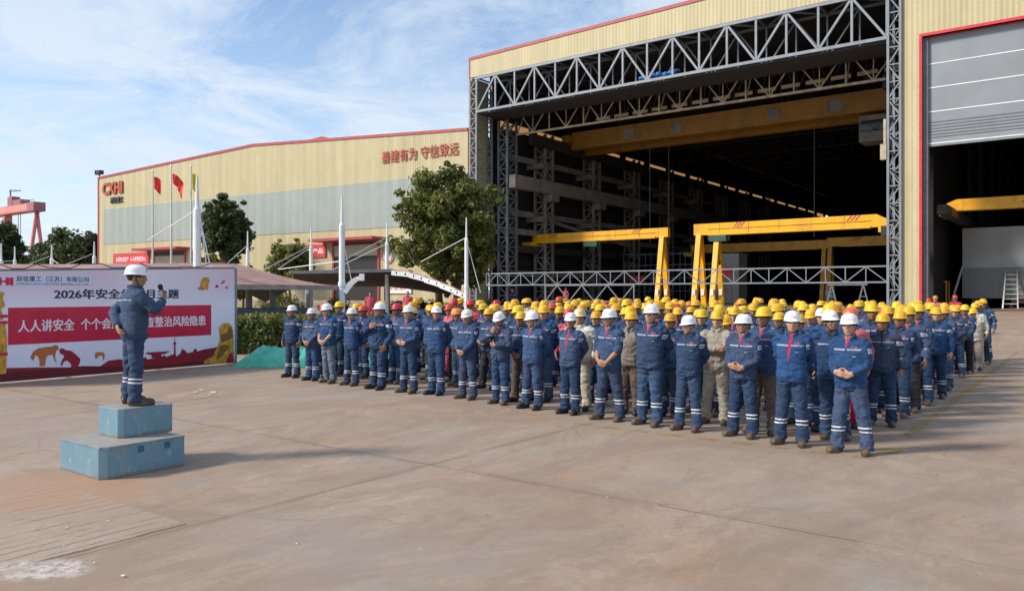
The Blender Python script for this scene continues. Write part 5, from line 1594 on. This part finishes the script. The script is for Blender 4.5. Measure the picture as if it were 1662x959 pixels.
H_YEL = hatm('yellow_hat', (.84, .46, .012)); H_RED = hatm('red_hat', (.62, .045, .035)); H_ORG = hatm('orange_hat', (.80, .17, .05)); H_TAN = hatm('pale_hat', (.62, .50, .30))
B_BROWN = plain('brown_boot', (.080, .050, .035), .6, 0, .3, 8, dirt=(.22, .17, .13)); B_BLACK = plain('black_boot', (.022, .020, .020), .5, 0, .3, 8)

# ------------------------------------------------------------------ people: shared meshes
BODY, JACK, TROU = {}, {}, {}
for key in [('clasp_low', 0, -2), ('clasp_low', -16, 0), ('clasp_mid', 6, -2), ('behind', 0, -3), ('behind', 18, 0), ('sides', -6, -2), ('sides', 20, 0), ('crossed', 12, -2), ('chest', -14, -2), ('chin', 0, 16), ('speaker', -26, 0), ('behind', -22, 6), ('sides', 2, 10), ('clasp_mid', -20, -3), ('clasp_low', 16, 8), ('crossed', -12, 0), ('sides', -24, -4), ('behind', 30, -4)]:
    BODY[key] = make_body(*key, [SKINS[0], M['eye'], M['lip']])
for i, p in enumerate(POSES): JACK[p] = [make_jacket(p, i + 1 + 40 * v, False, [J_NAVY]) for v in range(2)]
JACK['rolled'] = [make_jacket('clasp_low', 21, True, [J_NAVY])]
TROU = [make_trousers(31, .045, [T_NAVY]), make_trousers(32, .015, [T_NAVY]), make_trousers(33, .030, [T_NAVY], .03), make_trousers(34, .07, [T_NAVY], -.03), make_trousers(35, .005, [T_NAVY])]
SPREAD = [.045, .015, .030, .07, .005]; WALK = [0, 0, .03, -.03, 0]
BOOT = make_boot([B_BROWN]); HAIR = make_hair([M['hairm']]); HAT = make_hat([H_YEL]); STRAP = make_strap([M['black']]); EMB = make_emblem([M['sign_red']])
PRN = random.Random(55)
def slot(o, m, i=0):
    o.material_slots[i].link = 'OBJECT'; o.material_slots[i].material = m
def person(loc, face, height, key, label, group, jm=J_NAVY, tm=T_NAVY, hm=H_YEL, bm=B_BROWN, sk=0, tv=0, fat=1.0, detail=True, rolled=False, hat=True):
    """face: compass angle of the facing direction in world plan"""
    me, HM = BODY[key]
    p = link('person', me); p.location = loc
    p.rotation_euler = (rad(PRN.gauss(0, .9)), rad(PRN.gauss(0, .9)), math.atan2(math.cos(face), -math.sin(face)))
    s = height / 1.757
    p.scale = (s * (.55 + .45 * fat) * (1 if fat == 1 else 1.02), s * (.5 + .5 * fat), s)
    tag(p, label, 'person', group); slot(p, SKINS[sk])
    j = link('jacket', PRN.choice(JACK['rolled' if rolled else key[0]]), p); slot(j, jm)
    t = link('trousers', TROU[tv], p); slot(t, tm)
    for sd in (-1, 1):
        b = link('boot', BOOT, p); b.location = (sd * (.098 + SPREAD[tv]), -.02 - WALK[tv] * sd, 0); b.rotation_euler = (0, 0, sd * rad(14)); slot(b, bm)
    h = link('hair', HAIR, p); h.matrix_local = HM
    if hat:
        q = link('hard_hat', HAT, p); q.matrix_local = HM; slot(q, hm)
        if detail:
            link('chin_strap', STRAP, q)
            if hm is H_WHITE: link('helmet_emblem', EMB, q)
    return p

# ------------------------------------------------------------------ people: the speaker
V2 = Vector((.60, .80, 0)); U2 = Vector((.80, -.60, 0))
FACE0 = math.atan2(-.80, -.60)
spk = up_c + Vector((-.80, .60, 0)) * .27 + V2 * .28
sp = person((spk.x, spk.y, .688), math.atan2(.64, .77), 1.67, ('speaker', -26, 0), 'man in navy workwear and white hard hat on the blue podium speaking into a microphone', None, J_NAVY, T_NAVY, H_WHITE, B_BROWN, 0, 0, 1.14)
arm = arms('speaker')[0]
mic = empty('microphone', (0, 0, 0), 0, 'black handheld microphone held by the speaker on the podium', 'microphone')
gp_ = arm[2] + arm[3].normalized() * .075 + arm[4].normalized() * .035
ax_ = Vector((.12, .25, 1)).normalized()
mb = MB(); mb.tube([gp_ - ax_ * .10, gp_ + ax_ * .075], [.014, .018], 10); mb.build('handle', M['sign_white'], mic, True)
mb = MB(); mb.ell(gp_ + ax_ * .105, (.030, .030, .034)); mb.tube([gp_ + ax_ * .06, gp_ + ax_ * .08], .026, 12); mb.build('mic_head', M['black'], mic, True)
bpy.context.view_layer.update()
mic.matrix_world = sp.matrix_world.copy()

# ------------------------------------------------------------------ people: front row
CL0, CL1, CM, BH0, BH1, SD0, SD1, CR, CH, CN = [('clasp_low', 0, -2), ('clasp_low', -16, 0), ('clasp_mid', 6, -2), ('behind', 0, -3), ('behind', 18, 0), ('sides', -6, -2), ('sides', 20, 0), ('crossed', 12, -2), ('chest', -14, -2), ('chin', 0, 16)]
FG = 'men in white hard hats along the front row'
front = [
    (475, 612, 1.74, SD0, J_NAVY, T_NAVY, 0, 0, 1.0, 'white hatted man with arms at his sides, farthest left in the front row', B_BLACK, False, -8),
    (507, 617, 1.68, CL0, J_NAVY, T_NAVY, 0, 1, 1.0, 'short white hatted man with clasped hands, second from the left end of the front row', B_BLACK, False, -10),
    (535, 621, 1.79, CL1, J_RED, T_JEAN, 1, 2, 1.0, 'white hatted man with rolled sleeves and faded jeans in the front row', B_BROWN, True, -6),
    (570, 625, 1.70, BH0, J_RED, T_NAVY, 1, 0, 1.0, 'white hatted man with hands behind his back next to the man in faded jeans', B_BROWN, False, 0),
    (612, 631, 1.83, CH, J_NAVY, T_NAVY, 0, 2, 1.18, 'stout white hatted man holding one hand to his chest', B_BLACK, False, -6),
    (663, 637, 1.78, CM, J_RED, T_NAVY, 1, 0, 1.0, 'white hatted man with hands clasped at the belt right of the stout man', B_BROWN, False, 0),
    (708, 640, 1.77, ('behind', 30, -4), J_NAVY, T_NAVY, 0, 1, 1.06, 'white hatted man with arms behind his back, seventh from left in front row', B_BLACK, False, -4),
    (759, 647, 1.72, ('clasp_low', 16, 8), J_NAVY, T_NAVY, 0, 0, 1.0, 'white hatted man with closed collar and hands clasped low, eighth from the left in front', B_BROWN, False, 3),
    (812, 655, 1.70, CN, J_RED, T_NAVY, 2, 2, 1.0, 'white hatted man with bowed head and one hand at his chin', B_BROWN, False, -5),
    (863, 663, 1.71, ('behind', -22, 6), J_RED, T_NAVY, 1, 0, 1.02, 'white hatted man with arms behind his back just right of the man touching his chin', B_BLACK, False, 4),
    (925, 671, 1.70, BH1, J_OPEN, T_NAVY, 2, 1, 1.0, 'slim white hatted man with open jacket in front of the cream clad worker', B_BLACK, False, 0),
    (989, 681, 1.78, CL1, J_RED, T_NAVY, 0, 3, 1.05, 'white hatted man with rolled sleeves and bare forearms crossed low in front', B_BROWN, True, 5),
    (1053, 689, 1.86, BH0, J_RED, T_NAVY, 1, 2, 1.10, 'tallest white hatted man of the front row, arms behind his back', B_BROWN, False, 0),
    (1116, 698, 1.70, ('behind', -22, 6), J_NAVY, T_NAVY, 1, 0, .97, 'white hatted man with closed collar just left of the beige clad worker', B_BROWN, False, 2),
    (1205, 708, 1.73, ('clasp_mid', -20, -3), J_RED, T_NAVY, 0, 0, 1.05, 'white hatted man with folded hands and red lapel right of the beige clad worker', B_BROWN, False, 6),
    (1284, 721, 1.79, BH1, J_OPEN, T_NAVY, 1, 0, 1.0, 'white hatted man with open jacket, second from right end of front row', B_BROWN, False, 0),
    (1383, 735, 1.77, CM, J_RED, T_NAVY, 1, 3, 1.0, 'white hatted man with folded hands at the right end of the front row', B_BROWN, False, 8),
]
rnd = random.Random(2026)
placed = []
for (px, py, hgt, key, jm, tm, sk, tv, fat, lab, bm_, rl, da) in front:
    w = px_ground(px, py)
    person(w, FACE0 - rad(da), hgt, key, lab, FG, jm, tm, H_WHITE, bm_, sk, tv, fat * .97, True, rl)
    placed.append((w.x, w.y))

# ------------------------------------------------------------------ people: right flank and others one can tell apart
RG = 'workers along the open right flank of the crowd'
flank = [
    (1430, 690, 1.72, SD0, J_NAVY, T_NAVY, H_YEL, 'yellow hatted worker first on the right flank behind the front row'),
    (1456, 676, 1.74, BH0, J_NAVY, T_NAVY, H_YEL, 'yellow hatted worker second on the right flank'),
    (1473, 667, 1.80, SD0, J_RED, T_BLACK, H_YEL, 'yellow hatted worker in dark trousers without stripes on the right flank'),
    (1492, 656, 1.83, CL0, J_RED, T_NAVY, H_YEL, 'tall yellow hatted worker holding a white paper on the right flank'),
    (1518, 645, 1.76, SD1, J_NAVY, T_NAVY, H_YEL, 'yellow hatted worker just behind the one with the white paper'),
    (1530, 632, 1.74, BH0, J_NAVY, T_NAVY, H_YEL, 'yellow hatted worker sixth along the right flank'),
    (1550, 612, 1.72, CM, J_NAVY, T_NAVY, H_YEL, 'yellow hatted worker with a dark face covering on the right flank'),
    (1566, 606, 1.74, CL0, J_RED, T_BLACK, H_YEL, 'yellow hatted worker in black trousers near the far right corner'),
    (1584, 594, 1.76, SD0, J_CREAM, T_BEIGE, H_YEL, 'yellow hatted worker in pale cream workwear at the far right corner'),
    (1596, 585, 1.86, SD0, J_NAVY, T_NAVY, H_YEL, 'tall yellow hatted worker last on the right flank behind the cream clad one'),
]
for i, (px, py, hgt, key, jm, tm, hm, lab) in enumerate(flank):
    w = px_ground(px, py)
    person(w, FACE0 - rad(rnd.uniform(-8, 10)), hgt, key, lab, RG, jm, tm, hm, B_BROWN, rnd.randrange(3), i % 3, 1.0)
    placed.append((w.x, w.y))
    if 'white paper' in lab and lab.startswith('tall'):
        pp = MB(); pp.box(-.07, .07, -.004, .004, -.03, .03); o = pp.build('paper', M['sign_white']); o.location = w + Vector((-.02, -.25, .95)); o.rotation_euler = (.4, .1, -.5)
        tag(o, 'white folded paper held by the tall worker on the right flank', 'paper')
SG = 'workers standing in the gaps just behind the front row'
second = [
    (1160, 687, 1.76, CR, J_BEIGE, T_BEIGE, H_YEL, 'worker in dusty beige workwear with folded arms and yellow hard hat'),
    (1376, 692, 1.80, SD1, J_SUITRED, T_RED, H_ORG, 'worker in a red coverall and orange hard hat behind the front row right end'),
    (1331, 673, 1.78, BH0, J_RED, T_BLACK, H_WHITE, 'white hatted man in black trousers standing one row behind the front'),
    (1238, 702, 1.83, BH0, J_RED, T_BROWN, H_YEL, 'tall yellow hatted worker in brown trousers between two white hatted men'),
    (1022, 672, 1.72, SD0, J_CAMO, T_BROWN, H_YEL, 'worker in grey brown jacket and brown trousers with dull yellow hard hat'),
    (941, 664, 1.76, SD1, J_CREAM, T_BEIGE, H_TAN, 'worker in cream workwear partly hidden by the slim white hatted man'),
    (968, 655, 1.70, CL0, J_NAVY, T_NAVY, H_YEL, 'yellow hatted worker left of the white hatted man with bare forearms'),
    (1085, 676, 1.70, BH0, J_RED, T_NAVY, H_YEL, 'yellow hatted worker right of the tallest front row man'),
    (881, 650, 1.80, BH1, J_NAVY, T_NAVY, H_YEL, 'yellow hatted worker looking sideways behind the front row middle'),
    (846, 652, 1.68, CL0, J_NAVY, T_BROWN, H_YEL, 'yellow hatted worker in brown trousers behind the man touching his chin'),
    (524, 612, 1.78, BH0, J_NAVY, T_NAVY, H_RED, 'red hatted worker behind the left end of the front row'),
    (590, 612, 1.74, SD0, J_RED, T_NAVY, H_RED, 'red hatted worker left of the stout man'),
    (643, 622, 1.80, BH0, J_RED, T_NAVY, H_RED, 'red hatted worker right of the stout man'),
    (548, 608, 1.82, SD0, J_NAVY, T_NAVY, H_YEL, 'yellow hatted worker behind the man in faded jeans'),
    (622, 612, 1.84, BH1, J_NAVY, T_BLACK, H_YEL, 'yellow hatted worker in black trousers behind the stout man'),
    (1440, 657, 1.80, BH1, J_NAVY, T_NAVY, H_YEL, 'yellow hatted worker with head turned inside the right flank'),
    (1418, 668, 1.86, BH1, J_NAVY, T_NAVY, H_YEL, 'tall yellow hatted worker behind the man at the right end of the front row'),
    (1300, 688, 1.70, SD0, J_RED, T_NAVY, H_YEL, 'short yellow hatted worker behind the man in the open jacket with grey shirt'),
]
for i, (px, py, hgt, key, jm, tm, hm, lab) in enumerate(second):
    w = px_ground(px, py)
    person(w, FACE0 - rad(rnd.uniform(-10, 10)), hgt, key, lab, SG, jm, tm, hm, rnd.choice((B_BROWN, B_BLACK)), rnd.randrange(3), i % 3, rnd.choice((.96, 1.02, 1.1)))
    placed.append((w.x, w.y))

# ------------------------------------------------------------------ people: the packed ranks behind
def free(x, y, r=.47): return all((x - a) ** 2 + (y - b) ** 2 > r * r for a, b in placed)
LBL = {
    'n_y': ('worker in navy workwear and yellow hard hat within the packed ranks of the crowd', 'navy clad yellow hatted workers inside the crowd'),
    'n_r': ('worker in navy workwear and red hard hat within the packed ranks of the crowd', 'navy clad red hatted workers inside the crowd'),
    'n_o': ('worker in navy workwear and orange hard hat within the packed ranks of the crowd', 'navy clad orange hatted workers inside the crowd'),
    'n_w': ('worker in navy workwear and white hard hat within the rear ranks of the crowd', 'navy clad white hatted workers inside the crowd'),
    'b_y': ('worker in beige workwear and yellow hard hat within the packed ranks of the crowd', 'beige clad yellow hatted workers inside the crowd'),
    'r_r': ('worker in red coverall and red hard hat within the packed ranks of the crowd', 'red clad red hatted workers inside the crowd'),
}
keys_back = [BH0, BH1, SD0, SD1, CL0, CL1, CM, ('behind', -22, 6), ('sides', 2, 10), ('clasp_mid', -20, -3), ('clasp_low', 16, 8), ('crossed', -12, 0), ('sides', -24, -4), ('behind', 30, -4)]
count = 0
for row in range(1, 16):
    ncol = 19
    for c in range(ncol):
        gx = -15.0 + (12.35) * c / (ncol - 1) + (.34 if row % 2 else 0) + rnd.gauss(0, .10)
        gy = 11.75 - .085 * c + .15 + row * 1.04 + rnd.gauss(0, .13) - .45
        if gx > -2.75: gx -= .35
        if gy > 26.2: continue
        w = g2w(gx, gy)
        if not free(w.x, w.y, .72 if row == 1 else .5 if row == 2 else .44): continue
        r = rnd.random()
        if r < .045: kk, jm, tm, hm = 'n_r', J_NAVY, T_NAVY, H_RED
        elif r < .085: kk, jm, tm, hm = 'n_o', J_NAVY, T_NAVY, H_ORG
        elif r < .10: kk, jm, tm, hm = 'n_w', J_NAVY, T_NAVY, H_WHITE
        elif r < .145 and row > 2: kk, jm, tm, hm = 'b_y', rnd.choice((J_BEIGE, J_CREAM)), T_BEIGE, H_YEL
        elif .145 <= r < .175: kk, jm, tm, hm = 'r_r', J_SUITRED, T_RED, H_RED
        else: kk, jm, tm, hm = 'n_y', rnd.choice((J_NAVY, J_NAVY, J_NAVY, J_RED, J_OPEN)), rnd.choice((T_NAVY, T_NAVY, T_BLACK)), H_YEL
        person(w, FACE0 - rad(rnd.gauss(2, 13)), rnd.gauss(1.765, .065), rnd.choice(keys_back), LBL[kk][0], LBL[kk][1], jm, tm, hm, rnd.choice((B_BROWN, B_BLACK)), rnd.randrange(3), rnd.randrange(5), rnd.choice((.96, 1.0, 1.04, 1.1, 1.18)), row < 4)
        placed.append((w.x, w.y)); count += 1
print('packed ranks', count, 'all', len(placed))

mb = MB(); mb.box(-8.6, -4.4, 39.2, 41.4, 0, .42)
tag(mb.build('loading_kerb', M['concrete_post']), 'low concrete kerb platform under the two bare headed workers in red', 'kerb')
# ------------------------------------------------------------------ people: bystanders
by = [
    (601, 526.5, 1.72, SD0, 'bare headed worker in red below the dark canopy, left of two', False, J_SUITRED, H_RED, -40),
    (661, 526.5, 1.74, CM, 'bare headed worker in red below the dark canopy, right of two', False, J_SUITRED, H_RED, -30),
    (1349, 514, 1.70, SD0, 'red hatted worker in front of the grey trestle stand', True, J_NAVY, H_ORG, 0),
    (1508, 556, 1.74, SD0, 'red hatted worker in red by the red door jamb, left of two', True, J_SUITRED, H_RED, 10),
    (1519, 552, 1.76, BH0, 'orange hatted worker in red beside the yellow safety frame', True, J_SUITRED, H_ORG, 0),
    (1552, 552, 1.76, SD1, 'red hatted worker in red below the leaning ladder', True, J_SUITRED, H_RED, 20),
    (832, 520, 1.72, SD0, 'orange hatted worker beside the left lattice column', True, J_NAVY, H_ORG, 0),
    (918, 511, 1.70, SD1, 'red clad worker deep in the hall behind the barrier truss', True, J_SUITRED, H_RED, 0),
]
for i, (px, py, hgt, key, lab, ht, jm, hm, da) in enumerate(by):
    w = px_ground(px, py); w.z = gz(w)
    if 'canopy' in lab: w = px_ground(px, HOR + F * EYE / 40); w.z = .42
    person(w, FACE0 - rad(da), hgt, key, lab, 'bystanders beyond the crowd', jm, T_RED if jm is J_SUITRED else T_NAVY, hm, B_BLACK, i % 3, i % 3, 1.0, False, False, ht)

# ------------------------------------------------------------------ litter
rnd = random.Random(12)
spots = [(326, 633, .10), (347, 637, .12), (342, 641, .08), (318, 637, .07)] + [(rnd.uniform(60, 1600), rnd.uniform(640, 940), rnd.uniform(.006, .02)) for _ in range(26)]
mb = MB()
for px, py, r in spots:
    c = px_ground(px, py); n = 6
    if r > .07 or free(c.x, c.y, .3):
        vs = [(c.x + r * rnd.uniform(.4, 1) * math.cos(2 * PI * i / n), c.y + r * rnd.uniform(.3, .9) * math.sin(2 * PI * i / n), .006 + rnd.uniform(0, .012)) for i in range(n)]
        mb.cur = 0 if r > .07 else rnd.choice((0, 0, 1))
        mb.add(vs, [tuple(range(n))])
tag(mb.build('litter', [plain('paper_scrap', (.6, .6, .58), .8), plain('dark_chip', (.10, .08, .07), .8)], None, fix=False), 'scraps of paper and grit scattered on the yard', 'litter', kind='stuff')
